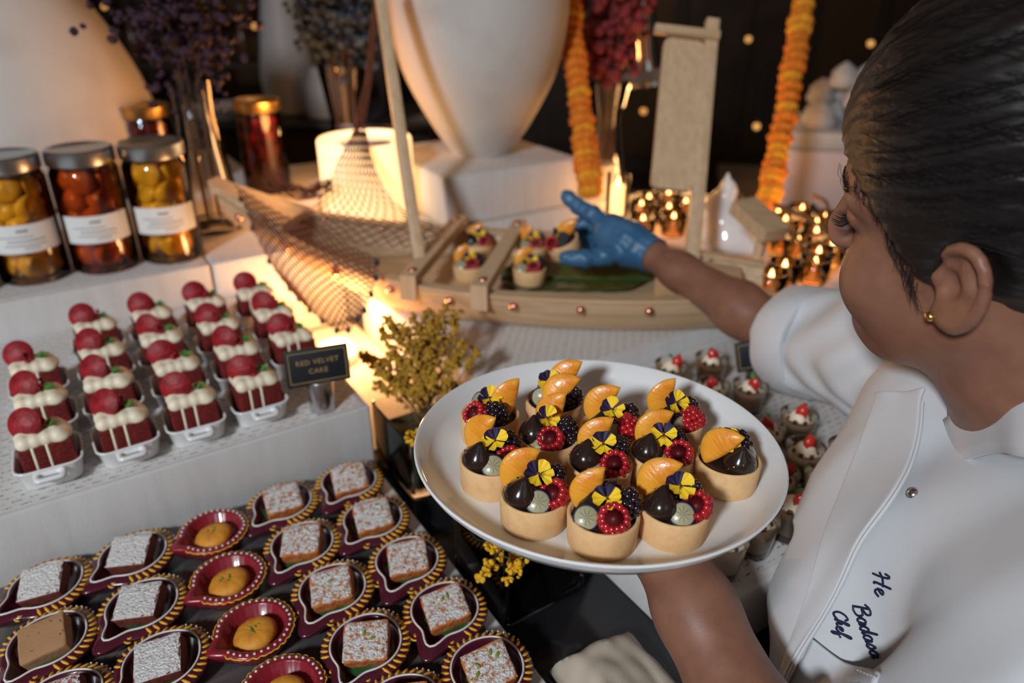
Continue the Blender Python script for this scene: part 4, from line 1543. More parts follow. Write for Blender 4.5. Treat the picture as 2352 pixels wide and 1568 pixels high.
# raised deck at the stern
g = G()
uu = [0.04 + 0.15 * i / 8 for i in range(9)]
g.loops([[bpt(u, -1, bsm(u, HB) - 0.012, 1.034), bpt(u, 1, bsm(u, HB) - 0.012, 1.034), bpt(u, 1, bsm(u, HB) - 0.012, 1.040), bpt(u, -1, bsm(u, HB) - 0.012, 1.040)] for u in uu])
bobj('stern_deck', g, 'wood')
# stern seat
sb = at_d(1742, 505, 1.17)
g = G().prism(rrect(0.05, 0.085, 0.003, 2), -0.01, 0.012, Matrix.Translation(sb) @ Matrix.Rotation(R(28), 4, 'Z') @ Matrix.Rotation(R(20), 4, 'X'))
bobj('stern_seat', g, 'wood')
g = G().tube([sb + Vector((0.008, -0.01, -0.008)), Vector((sb.x + 0.004, sb.y - 0.012, 1.050))], [0.011, 0.010], 4)
bobj('seat_post', g, 'wood_v')

# banana leaf and tartlets aboard
MT['bleaf'] = mat('banana_leaf', (0.035, 0.085, 0.012), 0.25, var=(20, (0.09, 0.10, 0.02), 0.45, 0.7), bump=(120, 0.3), coat=0.4, stretch=(1, 12, 1))
p0 = at_z(1150, 640, DECK + 0.002)
p1 = at_z(1500, 645, DECK + 0.002)
g = G()
rows = []
ax = (p1 - p0)
ay = Vector((-ax.y, ax.x, 0)).normalized()
for i in range(21):
    u = i / 20
    w = 0.062 * min(1.0, (u * 5 + 0.4)) * (1.0 if u < 0.75 else max(0.08, 1 - ((u - 0.75) / 0.25) ** 1.5))
    row = []
    for j in range(-6, 7):
        v = j / 6
        row.append(tuple(p0 + ax * u + ay * (w * v) + Vector((0, 0, 0.001 + 0.008 * abs(v) ** 1.5 + 0.0012 * math.sin(40 * u + 3 * v)))))
    rows.append(row)
top_g = G().sheet(rows)
lf = thing('banana_leaf', 'glossy dark green banana leaf laid in the boat under the tartlets', 'leaf', p0)
top_g.v = [tuple(Vector(p) - p0) for p in top_g.v]
lo_ = obj('leaf_blade', top_g, 'bleaf', lf)
so = lo_.modifiers.new('thick', 'SOLIDIFY'); so.thickness = 0.0008; so.offset = 1
obj('midrib', G().tube([(ax * (i / 10)) + Vector((0, 0, 0.0035)) for i in range(11)], [0.003 - 0.0002 * i for i in range(11)], 6), 'bleaf', lf)
rnd = random.Random(77)
for k, (x, y, l, lab) in enumerate([(1078, 640, LA, 'berry tartlet in the boat, front one between the two crossbeams'), (1100, 588, LC, 'berry tartlet in the boat, rear one between the two crossbeams'),
                                    (1216, 662, LA, 'berry tartlet in the boat, front one right of the second crossbeam'), (1222, 606, LA, 'berry tartlet in the boat, rear one beside the gloved hand')]):
    p = at_z(x, y, DECK)
    zz = DECK + (0.0008 if k < 2 else 0.011)
    tart(lab, Matrix.Translation((p.x, p.y, zz)), l, rnd, 0.0, 'berry tartlets in the boat')

# ================================================================== fishing net with lead beads
MT['net'] = mat('brown_net_cord', (0.15, 0.045, 0.020), 0.8)
MT['bead'] = mat('dark_lead_bead', (0.035, 0.045, 0.06), 0.35, 0.5)
net = thing('fishing_net', 'brown fishing net with dark beads draped over the boat prow', 'net', at_d(845, 300, 1.30))
NO = Vector(net.location)


def net_patch(rows, nu, nv, r=0.0013):
    """rows: list of polylines (left to right) from the top down; builds crossing diagonal cords"""
    R_ = [bez(q, nu) for q in rows]
    colm = [bez([R_[k][i] for k in range(len(rows))], nv) for i in range(nu + 1)]
    P = [[colm[i][j] - NO for i in range(nu + 1)] for j in range(nv + 1)]
    rnd = random.Random(1)
    g = G()
    for j in range(nv):
        for i in range(nu + 1):
            for di in (-1, 1):
                if 0 <= i + di <= nu and (i + j) % 2 == 0:
                    g.tube([P[j][i], P[j + 1][i + di]], r, 3, cap=False)
    return g, P


# gathered top rope of netting
tp = [at_d(868, -40, 1.27), at_d(858, 60, 1.27), at_d(846, 180, 1.265), at_d(832, 260, 1.26), at_d(826, 300, 1.255)]
g = G()
for k in range(9):
    pts = bez([p - NO + Vector((0.006 * math.sin(k * 1.7 + i), 0.006 * math.cos(k * 2.3 + i * 1.3), 0)) * (0.4 + 0.25 * i) for i, p in enumerate(tp)], 24)
    g.tube(pts, 0.0016, 4)
obj('gathered_cords', g, 'net', net, kind='stuff')
dL = 1.235
rows = [[at_d(812, 300, 1.255), at_d(826, 300, 1.25), at_d(842, 302, 1.255)],
        [at_d(775, 370, 1.25), at_d(825, 372, 1.235), at_d(858, 375, 1.25)],
        [at_d(752, 430, 1.25), at_d(820, 440, 1.225), at_d(895, 450, 1.235)],
        [at_d(715, 478, 1.255), at_d(830, 492, 1.215), at_d(950, 495, 1.21)],
        [at_d(690, 500, 1.25), at_d(840, 520, 1.19), at_d(1020, 528, 1.185)],
        [at_d(680, 512, 1.225), at_d(830, 560, 1.165), at_d(985, 570, 1.15)]]
g, P = net_patch(rows, 22, 20, 0.0011)
obj('upper_netting', g, 'net', net, kind='stuff')
rows = [[at_d(540, 425, 1.195), at_d(640, 487, 1.135), at_d(745, 535, 1.105), at_d(865, 592, 1.075)],
        [at_d(562, 478, 1.185), at_d(650, 535, 1.128), at_d(748, 590, 1.095), at_d(866, 625, 1.070)],
        [at_d(590, 545, 1.180), at_d(672, 600, 1.122), at_d(758, 645, 1.088), at_d(858, 660, 1.066)],
        [at_d(628, 615, 1.175), at_d(695, 662, 1.118), at_d(768, 700, 1.082), at_d(845, 695, 1.062)],
        [at_d(672, 672, 1.168), at_d(722, 722, 1.112), at_d(785, 762, 1.078), at_d(830, 728, 1.060)]]
g, P = net_patch(rows, 30, 26, 0.0013)
obj('hanging_netting', g, 'net', net, kind='stuff')
bead_me = mesh_of('lead_bead', G().ell((0, 0, 0), (0.0042, 0.0042, 0.0055), 10, 8), 'bead')
hem = [P[j][0] for j in range(4, 27, 7)] + [P[26][i] for i in range(3, 30, 5)] + [P[j][30] for j in range(2, 26, 7)]
for p in hem:
    obj('lead_bead', bead_me, parent=net, loc=p)
# bundled net running from the prow to the lamp
a0, a1 = at_d(612, 412, 1.29), at_d(760, 425, 1.27)
g = G()
rnd = random.Random(6)
for k in range(22):
    pts = []
    for i in range(7):
        u = i / 6
        pts.append(a0.lerp(a1, u) - NO + Vector((rnd.gauss(0, 0.004), rnd.gauss(0, 0.006), -0.018 * math.sin(math.pi * u) + rnd.uniform(-0.013, 0.013))))
    g.tube(bez(pts, 18), 0.0011, 3, cap=False)
obj('bundled_netting', g, 'net', net, kind='stuff')

# ================================================================== preserve jars
MT['lid'] = mat('zinc_lid', (0.50, 0.53, 0.56), 0.3, 1.0)
MT['gold_lid'] = mat('gold_lid', (0.62, 0.38, 0.12), 0.3, 1.0)
MT['label'] = mat('white_label', (0.72, 0.72, 0.71), 0.6)
MT['ink'] = mat('grey_label_ink', (0.30, 0.30, 0.30), 0.6)
JR, JH = 0.0475, 0.168


def jar(label, loc, rz, fruit, syrup, seed, lid='lid', name_lab=True, kind='slice'):
    t = thing('preserve_jar', label, 'jar', loc, (0, 0, rz), 'jars of preserved fruit')
    obj('glass_body', G().lathe([(0.0, 0.0), (JR - 0.006, 0.0), (JR - 0.001, 0.004), (JR, 0.010), (JR, JH - 0.016), (JR - 0.005, JH - 0.004), (JR - 0.006, JH)], 44, cap1=False), 'glass', t)
    sy = glass('syrup_%d' % seed, syrup, 0.05)
    obj('syrup', G().lathe([(0.0, 0.006), (JR - 0.006, 0.006), (JR - 0.004, 0.012), (JR - 0.004, JH - 0.018), (JR - 0.010, JH - 0.008), (0.0, JH - 0.008)], 36), sy, t)
    obj('lid', G().lathe([(JR - 0.003, JH - 0.003), (JR - 0.001, JH - 0.003), (JR, JH - 0.001), (JR, JH + 0.016), (JR - 0.003, JH + 0.019), (JR - 0.008, JH + 0.019), (JR - 0.010, JH + 0.0175), (0.0, JH + 0.0175)], 44), lid, t)
    fm = mat('fruit_%d' % seed, fruit, 0.35, var=(40, tuple(c * 0.55 for c in fruit), 0.45, 0.7), sss=0.3)
    rnd = random.Random(seed)
    n = 0
    for lay in range(5):
        for k in range(4):
            a = k * 1.5708 + lay * 0.7 + rnd.uniform(-0.2, 0.2)
            r_ = 0.0225 + rnd.uniform(-0.002, 0.002)
            c = (r_ * math.cos(a), r_ * math.sin(a), 0.026 + lay * 0.0285)
            if kind == 'slice':
                g = G().ell((0, 0, 0), (0.0225, 0.0110, 0.0190), 14, 10)
                rt = (rnd.uniform(-0.5, 0.5), rnd.uniform(-0.7, 0.7), a + math.pi / 2 + rnd.uniform(-0.4, 0.4))
            else:
                g = G().ell((0, 0, 0), (0.0195, 0.0155, 0.0205), 14, 10)
                rt = (rnd.uniform(-0.8, 0.8), rnd.uniform(-0.8, 0.8), a + 1.2)
            obj('fruit_piece', g, fm, t, loc=c, rot=rt)
    if name_lab:
        rows = []
        for zz in (0.052, 0.094):
            rows.append([((JR + 0.0006) * math.cos(R(-150 + 6 * i)), (JR + 0.0006) * math.sin(R(-150 + 6 * i)), zz) for i in range(21)])
        lb = obj('paper_label', G().sheet(rows), 'label', t)
        g = G()
        for zz, i0, i1, h in ((0.083, 8, 11, 0.004), (0.0755, 3, 12, 0.0016), (0.0690, 5, 15, 0.0020), (0.0630, 4, 15, 0.0016), (0.0580, 9, 13, 0.0016)):
            g.sheet([[((JR + 0.0009) * math.cos(R(-150 + 6 * i)), (JR + 0.0009) * math.sin(R(-150 + 6 * i)), zz + d) for i in range(i0, i1 + 1)] for d in (0, h)])
        obj('label_print', g, 'ink', lb)
    return t


jl = [((105, 632), 'jar of preserved lemon slices in amber brine with white label, left of three', (0.80, 0.50, 0.07), (1.0, 0.80, 0.40), 'slice'),
      ((232, 612), 'jar of whole orange-brown kumquats with white label, middle of three', (0.50, 0.15, 0.025), (1.0, 0.62, 0.32), 'whole'),
      ((366, 592), 'jar of yellow preserved lemons with white label, right of three', (0.80, 0.52, 0.08), (1.0, 0.80, 0.35), 'slice'),
      ((-48, 660), 'jar of red preserved fruit cut off by the left photo edge', (0.42, 0.02, 0.01), (0.85, 0.15, 0.08), 'whole')]
jp = [at_z(x, y, 1.0405) for (x, y), *_ in jl]
for it in range(40):
    for i in range(4):
        for j in range(i):
            v = jp[i] - jp[j]
            if v.length < 0.0975:
                w = v.normalized() * (0.0975 - v.length) * 0.5
                jp[i] = jp[i] + w
                jp[j] = jp[j] - w
for i, (px_, lab, fc, sc_, kd) in enumerate(jl):
    p = jp[i]
    jar(lab, (p.x, p.y, 1.0402), math.atan2(-p.y, -p.x) + R(90), fc, sc_, 40 + i, kind=kd)
jar('gold-lidded jar of dark red fruit behind the left of the conical vase', (-0.722, 1.50, 1.0402), 0, (0.25, 0.03, 0.01), (0.6, 0.2, 0.08), 50, 'gold_lid', False, 'whole')
jar('gold-lidded jar of dark red fruit behind the right of the conical vase', (-0.52, 1.565, 1.0402), 0, (0.25, 0.02, 0.01), (0.6, 0.15, 0.06), 51, 'gold_lid', False, 'whole')

# ================================================================== black name cards
def text_mesh(txt, size, spacing=1.0, font_shear=0.0):
    cu = bpy.data.curves.new('txt', 'FONT')
    cu.body = txt
    cu.size = size
    cu.align_x = 'CENTER'
    cu.align_y = 'CENTER'
    cu.space_character = spacing
    cu.shear = font_shear
    cu.extrude = 0.0002
    cu.resolution_u = 2
    o = bpy.data.objects.new('txt', cu)
    COL.objects.link(o)
    bpy.context.view_layer.update()
    me = bpy.data.meshes.new_from_object(o)
    bpy.data.objects.remove(o)
    bpy.data.curves.remove(cu)
    return me


def card(label, loc, rz, w, h, lines, size, tilt=-14, roll=0):
    t = thing('name_card', label, 'sign', loc, (0, 0, rz))
    obj('holder', G().lathe([(0.0, 0.0), (0.0150, 0.0), (0.0155, 0.001), (0.0155, 0.040), (0.0145, 0.042), (0.0, 0.042)], 28), 'steel', t)
    c = obj('card', rbox(w, h, 0.0016, 0.0006, 1), 'black_card', t, loc=(0, -0.004, 0.040 + h * 0.48), rot=(R(90 + tilt), R(roll), 0))
    z = 0.0018
    bw = 0.0008
    g = G()
    for s in (-1, 1):
        g.box((0, s * (h / 2 - 0.0045), z), (w - 0.008, bw, 0.0002))
        g.box((s * (w / 2 - 0.004), 0, z), (bw, h - 0.008, 0.0002))
    obj('gold_frame', g, 'gold_ink', c)
    for i, ln in enumerate(lines):
        me = text_mesh(ln, size, 1.1)
        me.materials.append(MT['gold_ink'])
        obj('lettering', me, None, c, loc=(0, ((len(lines) - 1) / 2 - i) * size * 1.35, z))
    return t


p = at_z(742, 938, 0.9805)
card('black name card reading RED VELVET CAKE on a steel holder', (p.x, p.y, 0.9805), math.atan2(p.y, p.x) - R(90) + R(6), 0.074, 0.046, ['RED VELVET', 'CAKE'], 0.0085, -8, 1)
p = at_z(1735, 930, 0.9555)
card('black name card standing among the layered cream glasses', (p.x + 0.01, p.y + 0.035, 0.9562), R(4), 0.072, 0.040, [], 0.007, -14, -10)

# ================================================================== glass boxes with dried yellow plants
MT['moss'] = mat('dark_moss', (0.035, 0.045, 0.015), 0.95, var=(120, (0.012, 0.012, 0.006), 0.4, 0.6), bump=(200, 1.0, 0.006))
MT['drystem'] = mat('dry_brown_stem', (0.16, 0.08, 0.03), 0.8)
MT['drybud'] = mat('mustard_dry_bud', (0.48, 0.27, 0.02), 0.8, var=(90, (0.28, 0.13, 0.015), 0.4, 0.7))
MT['ybud'] = mat('bright_yellow_floret', (0.75, 0.42, 0.01), 0.7, var=(200, (0.5, 0.22, 0.01), 0.5, 0.7))


def glass_box(label, a0, a1, b0, b1, z1):
    t = thing('square_vase', label, 'vase', ab((a0 + a1) / 2, (b0 + b1) / 2, 0.8855), (0, 0, YAW))
    w, d, h = a1 - a0, b1 - b0, z1 - 0.8855
    ls = []
    for ins, z in ((0.004, 0.0), (0.0, 0.004), (0.0, h - 0.001), (0.0015, h), (0.003, h - 0.001), (0.003, 0.008)):
        ls.append([(x, y, z) for x, y in rrect(w - 2 * ins, d - 2 * ins, 0.008, 4)])
    obj('glass_wall', G().loops(ls), 'glass', t)
    return t


def moss(label, a0, a1, b0, b1, h, seed):
    import mathutils
    w, d = a1 - a0 - 0.012, b1 - b0 - 0.012
    g = G()
    ls = []
    for k, (ins, z) in enumerate(((0.004, 0.0), (0.0, 0.006), (0.0, h * 0.8), (0.006, h), (0.02, h * 1.08), (0.04, h * 1.1))):
        l = []
        for x, y in rrect(w - 2 * ins, d - 2 * ins, 0.008, 10):
            nz = mathutils.noise.noise(Vector((x * 90 + seed, y * 90, z * 90))) * 0.006
            l.append((x * (1 - abs(nz)), y * (1 - abs(nz)), max(0, z + (nz if k > 2 else 0))))
        ls.append(l)
    return tag(obj('moss_cushion', g.loops(ls), 'moss', loc=ab((a0 + a1) / 2, (b0 + b1) / 2, 0.8937), rot=(0, 0, YAW)), label, 'moss')


glass_box('square glass vase holding tall dried plants beside the cake riser', 0.281, 0.397, 0.662, 0.778, 0.972)
moss('dark moss packed into the glass vase beside the cake riser', 0.281, 0.397, 0.662, 0.778, 0.050, 1.0)
glass_box('square glass vase half under the plate with yellow florets', 0.272, 0.372, 0.440, 0.548, 0.985)
moss('dark moss packed into the glass vase under the plate', 0.272, 0.372, 0.440, 0.548, 0.062, 5.0)


def dry_plant(label, base, tips, bud_m, seed, n_bud, size, stem_r=0.0011):
    t = thing('dried_plant', label, 'plant', base)
    rnd = random.Random(seed)
    for tp_ in tips:
        e = Vector(tp_) - Vector(base)
        mid = e * 0.5 + Vector((rnd.uniform(-0.012, 0.012), rnd.uniform(-0.012, 0.012), 0.012))
        pts = bez([(rnd.uniform(-0.006, 0.006), rnd.uniform(-0.006, 0.006), -0.004), mid, e], 14)
        st = obj('stem', G().tube(pts, [stem_r * (1 - 0.04 * i) for i in range(15)], 5), 'drystem', t)
        g = G()
        for k in range(n_bud):
            u = 1 - abs(rnd.gauss(0, 0.22))
            i = max(5, min(14, int(u * 14)))
            c = pts[i] + Vector((rnd.gauss(0, size), rnd.gauss(0, size), rnd.gauss(0, size)))
            s = size * rnd.uniform(0.55, 1.0)
            g.ell((0, 0, 0), (s, s * 0.8, s * 1.3), 7, 5, TR(c, (rnd.uniform(0, 3), rnd.uniform(0, 3), 0)))
        obj('bud_cluster', g, bud_m, st, kind='stuff')
    return t


b0 = ab(0.335, 0.72, 0.945)
tips = [at_d(x, y, d) for x, y, d in [(1030, 690, 0.96), (985, 705, 0.96), (945, 720, 0.97), (925, 745, 0.95), (880, 715, 0.98), (960, 780, 0.93), (1075, 780, 0.92), (1005, 745, 0.97),
                                      (895, 800, 0.95), (830, 800, 0.97), (870, 850, 0.93), (935, 830, 0.94), (970, 860, 0.91), (910, 880, 0.92), (1000, 855, 0.90)]]
dry_plant('tall dried mustard-yellow plant standing in the glass vase', b0, tips + [t_ + Vector((0.012, 0.004, -0.014)) for t_ in tips] + [t_ + Vector((-0.012, 0.006, -0.02)) for t_ in tips[::2]], 'drybud', 3, 40, 0.0036)
b1_ = ab(0.300, 0.455, 0.952)
tips = [at_d(x, y, d) for x, y, d in [(1118, 1255, 0.69), (1108, 1300, 0.69), (1100, 1335, 0.69), (1178, 1325, 0.69), (1185, 1305, 0.69), (1165, 1345, 0.685), (960, 1005, 0.83)][:6]]
dry_plant('small bright yellow floret sprigs in the vase under the plate', b1_, tips, 'ybud', 4, 16, 0.0030, 0.0006)
tips = [at_d(x, y, d) for x, y, d in [(948, 1000, 0.80), (940, 1020, 0.80)]]
dry_plant('yellow floret sprig beside the left plate rim', ab(0.300, 0.675, 0.945), tips, 'ybud', 5, 12, 0.0030, 0.0006)

# ================================================================== marigold strings
MT['mari'] = mat('orange_marigold', (0.82, 0.25, 0.015), 0.8, var=(80, (0.62, 0.13, 0.008), 0.4, 0.7), bump=(160, 1.0, 0.004), sss=0.15)
MT['mari2'] = mat('golden_marigold', (0.90, 0.40, 0.02), 0.8, var=(80, (0.70, 0.20, 0.01), 0.4, 0.7), bump=(160, 1.0, 0.004), sss=0.15)
ls = []
for i in range(9):
    t_ = math.pi * i / 8
    q = max(math.sin(t_), 0.05)
    ls.append([(0.0225 * q * (1 + 0.10 * math.cos(11 * 2 * math.pi * j / 44 + i)) * math.cos(2 * math.pi * j / 44), 0.0225 * q * (1 + 0.10 * math.cos(11 * 2 * math.pi * j / 44 + i)) * math.sin(2 * math.pi * j / 44), -0.0120 * math.cos(t_)) for j in range(44)])
fl_me = [mesh_of('marigold', G().loops(ls), 'mari'), mesh_of('marigold', G().loops(ls), 'mari2')]


def garland(label, pts, n, seed):
    t = thing('marigold_string', label, 'garland', pts[-1])
    O = Vector(pts[-1])
    path = bez(pts, n)
    obj('thread', G().tube([p - O for p in path], 0.0012, 4), 'drystem', t)
    rnd = random.Random(seed)
    for i, p in enumerate(path):
        d = path[min(i + 1, n)] - path[max(i - 1, 0)]
        s = rnd.uniform(0.9, 1.12)
        obj('marigold', fl_me[rnd.random() < 0.35], parent=t, loc=p - O + Vector((rnd.gauss(0, 0.0015), rnd.gauss(0, 0.0015), 0)), rot=facing(-d, rnd.uniform(0, 6)), scale=s)
    return t


garland('string of orange marigolds hanging right of the big centre vase', [at_d(1262, -520, 1.52), at_d(1285, -250, 1.48), at_d(1300, -80, 1.455), at_d(1312, 60, 1.44), at_d(1328, 200, 1.42), at_d(1343, 330, 1.40), at_d(1356, 440, 1.385)], 38, 1)
garland('string of orange marigolds hanging right of the wooden sail', [at_d(1905, -520, 1.56), at_d(1878, -250, 1.52), at_d(1856, -80, 1.495), at_d(1838, 50, 1.48), at_d(1815, 200, 1.46), at_d(1785, 360, 1.45), at_d(1765, 470, 1.44)], 42, 2)

# ================================================================== candles, tealights and shells behind the boat
lathe_thing('pillar_stand', 'plain white square-edged pillar behind the left marigold string', 'pillar', at_d(1382, 500, 1.58) - Vector((0, 0, 0.02)), [(0.0, 0), (0.024, 0.0), (0.025, 0.002), (0.025, 0.135), (0.024, 0.137), (0.0, 0.137)], 'vase')
cj = thing('candle_glass', 'tall glowing candle glass right of the white pillar', 'candle', at_z(1415, 500, 1.0402))
obj('glass_cup', G().lathe([(0.0, 0.0), (0.020, 0.0), (0.022, 0.003), (0.022, 0.085), (0.0205, 0.085), (0.0205, 0.006), (0.0, 0.005)], 24), 'glass', cj)
MT['wax'] = mat('glowing_wax', (0.9, 0.6, 0.25), 0.6, emit=((1.0, 0.5, 0.15), 3.0))
obj('wax', G().lathe([(0.0, 0.006), (0.0195, 0.006), (0.0195, 0.060), (0.0, 0.058)], 20), 'wax', cj)
obj('flame', G().lathe([(0.0, 0.060), (0.003, 0.064), (0.0036, 0.069), (0.0015, 0.077), (0.0, 0.081)], 10), 'flame', cj)
tg = mesh_of('glass_cup', G().lathe([(0.0, 0.0), (0.016, 0.0), (0.019, 0.003), (0.0235, 0.038), (0.0222, 0.038), (0.017, 0.006), (0.0, 0.005)], 18), glass('amber_glass', (1.0, 0.78, 0.48), 0.04))
tw = mesh_of('wax', G().lathe([(0.0, 0.0062), (0.0165, 0.0062), (0.0185, 0.020), (0.0, 0.019)], 16), 'wax')
tf = mesh_of('flame', G().lathe([(0.0, 0.020), (0.0035, 0.024), (0.004, 0.029), (0.0015, 0.037), (0.0, 0.041)], 8), 'flame')
TP = [(1462, 500), (1490, 480), (1520, 500), (1545, 525), (1475, 530), (1570, 490), (1655, 500), (1690, 520), (1530, 470), (1640, 540), (1670, 475), (1790, 530), (1830, 560), (1870, 540), (1800, 590), (1850, 610),
      (1895, 590), (1770, 570), (1905, 640), (1830, 650), (1880, 680), (1740, 545), (1815, 510), (1860, 500), (1900, 520)]
pp = [at_z(x, y, 0.995) for x, y in TP]
for it in range(60):
    for i in range(len(pp)):
        for j in range(i):
            v = pp[i] - pp[j]
            if 0 < v.length < 0.058:
                w = v.normalized() * (0.058 - v.length) * 0.5
                pp[i] = pp[i] + w
                pp[j] = pp[j] - w
    for i, p in enumerate(pp):
        a, b = p.dot(AX), p.dot(BX)
        pp[i] = ab(max(1.05 if b > 1.115 else 0.9, min(1.31, a)), max(0.72, min(1.29, b)), p.z)
        v = pp[i] - at_z(1668, 574, 0.995)
        if v.length < 0.125:
            pp[i] = pp[i] + v.normalized() * (0.125 - v.length)
ORD = ['first', 'second', 'third', 'fourth', 'fifth', 'sixth', 'seventh', 'eighth', 'ninth', 'tenth', 'eleventh', 'twelfth', 'thirteenth', 'fourteenth', 'fifteenth', 'sixteenth', 'seventeenth', 'eighteenth', 'nineteenth', 'twentieth', 'twenty-first', 'twenty-second', 'twenty-third', 'twenty-fourth', 'twenty-fifth']
order = sorted(range(len(pp)), key=lambda i: pp[i].x / (pp[i].y * CP + 0.46 * SP))
for n_, i in enumerate(order):
    p = pp[i]
    w = (Vector((p.x, p.y)) - STERN).dot(AXD) / BL
    t = thing('tealight_glass', 'small amber tealight glass behind the boat, %s from the left' % ORD[n_], 'tealight', (p.x, p.y, 0.9805), group='tealight glasses behind the boat')
    t.scale = (1.2, 1.2, 1.2)
    obj('glass_cup', tg, parent=t)
    obj('wax', tw, parent=t)
    obj('flame', tf, parent=t)
for k, (a, b) in enumerate(((0.98, 1.20 - 0.09), (1.16, 1.21), (1.25, 0.95), (1.20, 0.80))):
    point('tealight_glow', ab(a, b, 1.06), 0.55, (1.0, 0.5, 0.18), 0.03)
# white conch
sd = SDF()
for i in range(9):
    u = i / 8
    a = u * 7.5
    r_ = 0.010 + 0.030 * u
    sd.ell((0.35 * r_ * math.cos(a), 0.35 * r_ * math.sin(a), 0.098 - 0.075 * u), (r_, r_, 0.008 + 0.016 * u), 0.010)
sd.cone((0, 0, 0.105), (0, 0, 0.118), 0.006, 0.002, 0.008)
sd.ell((0.012, -0.014, 0.024), (0.040, 0.034, 0.022), 0.012)
sd.cone((0.03, -0.02, 0.022), (0.070, -0.03, 0.010), 0.018, 0.006, 0.014)
ks = thing('conch_shell', 'glossy white ceramic conch shell behind the reaching forearm', 'shell', at_z(1650, 570, 0.9805), (0, 0, R(-20)))
sdf_obj('shell_body', sd, (-0.07, -0.07, -0.012), (0.09, 0.06, 0.13), 0.003, 'porcelain', ks).scale = (1.25, 1.25, 1.25)
# dark twigs
tw_ = thing('twig_branch', 'dark bare twig lying among the tealight glasses', 'branch', at_z(1800, 600, 0.9805))
for (x0, y0, x1, y1) in ((1680, 450, 1900, 640), (1760, 470, 1960, 600), (1850, 450, 1900, 520)):
    A, B = at_d(x0 + 18, y0, 1.40), at_d(x1, y1, 1.22)
    O = Vector(tw_.location)
    obj('twig', G().tube(bez([A - O, (A + B) / 2 - O + Vector((0.01, 0, 0.012)), B - O], 10), [0.005 - 0.0003 * i for i in range(11)], 6), 'drystem', tw_)

# ================================================================== cloth at the bottom
import mathutils as _mu
q4 = [at_z(1268, 1512, 0.905), at_z(1445, 1432, 0.905), at_z(1600, 1590, 0.905), at_z(1400, 1700, 0.905)]
rows = []
for i in range(25):
    row = []
    for j in range(25):
        u, v = j / 24, i / 24
        p = q4[0].lerp(q4[1], u).lerp(q4[3].lerp(q4[2], u), v)
        e = min(u, v, 1 - u, 1 - v)
        z = 0.887 + 0.020 * min(1, e * 7) ** 0.6 + 0.012 * math.sin(3.0 * u + 2.2 * v) * min(1, e * 5) + 0.004 * _mu.noise.noise(Vector((u * 5, v * 5, 0)))
        row.append((p.x, p.y, max(0.8865, z)))
    rows.append(row)
MT['beige'] = mat('beige_napkin', (0.50, 0.42, 0.33), 0.85, bump=(800, 0.2))
g = G().sheet(rows)
O = q4[0].lerp(q4[2], 0.5)
O.z = 0.8865
g.v = [tuple(Vector(p) - O) for p in g.v]
nk = tag(obj('folded_napkin', g, 'beige', loc=O), 'beige folded cloth napkin lying on the marble below the plate', 'napkin')
so = nk.modifiers.new('thick', 'SOLIDIFY'); so.thickness = 0.002; so.offset = 1
# ================================================================== the chef
MT['skin'] = mat('brown_skin', (0.265, 0.120, 0.075), 0.45, var=(45, (0.21, 0.091, 0.055), 0.4, 0.7), bump=(500, 0.12, 0.0008), sss=0.12)
MT['hair'] = mat('black_hair', (0.010, 0.008, 0.008), 0.38, bump=(260, 0.5, 0.0015), stretch=(0.12, 1, 1), spec=0.6)
MT['coat'] = mat('white_cotton_coat', (0.60, 0.61, 0.63), 0.8, bump=(1100, 0.18, 0.0006), sheen=0.1)
MT['glove'] = mat('blue_nitrile_glove', (0.035, 0.12, 0.24), 0.42, var=(25, (0.06, 0.17, 0.30), 0.45, 0.7), bump=(90, 0.4, 0.003))
MT['thread'] = mat('navy_thread', (0.012, 0.016, 0.05), 0.6)
MT['trouser'] = mat('black_trousers', (0.02, 0.02, 0.022), 0.8)

HF = Vector((-0.75947, 0.64549, -0.08087))
HL = Vector((-0.62099, -0.75639, -0.20553))
HU = Vector((-0.19384, -0.10587, 0.97530))
EAR = Vector((0, 0, CAM_H)) + (Vector((0.346, 0.515, 1.292)) + HL * 0.076 - Vector((0, 0, CAM_H))) * 0.94
_rz = Matrix.Rotation(R(-6.5), 3, 'Z')
HF, HL, HU = _rz @ HF, _rz @ HL, _rz @ HU
HC = EAR - HL * 0.076
HM = Matrix((HF, HL, HU)).transposed().to_4x4()
HM.translation = HC
BF = Vector((-0.87, 0.49, 0)).normalized()      # chest direction
BLx = Vector((-BF.y, BF.x, 0))                  # her left (towards the camera)
if BLx.y > 0:
    BLx = -BLx
NB = Vector((0.418, 0.488, 1.135))              # base of the neck
SHN = Vector((0.366, 0.312, 1.118))             # near (left) shoulder
SHF = Vector((0.475, 0.640, 1.100))             # far (right) shoulder
ELF = Vector((0.352, 0.850, 1.040))
WRF = at_d(1488, 578, 1.10)
ELN = Vector((0.194, 0.285, 0.950))
WRN = Vector((0.126, 0.470, 1.036))
WAIST = Vector((0.455, 0.255, 0.72))
CHEST = Vector((0.412, 0.435, 1.00))

chef = thing('person', 'chef in white coat and blue glove holding the tartlet plate', 'person', (0.46, 0.22, 0.0))
CO = Vector(chef.location)

sk = SDF()
k = 0.018
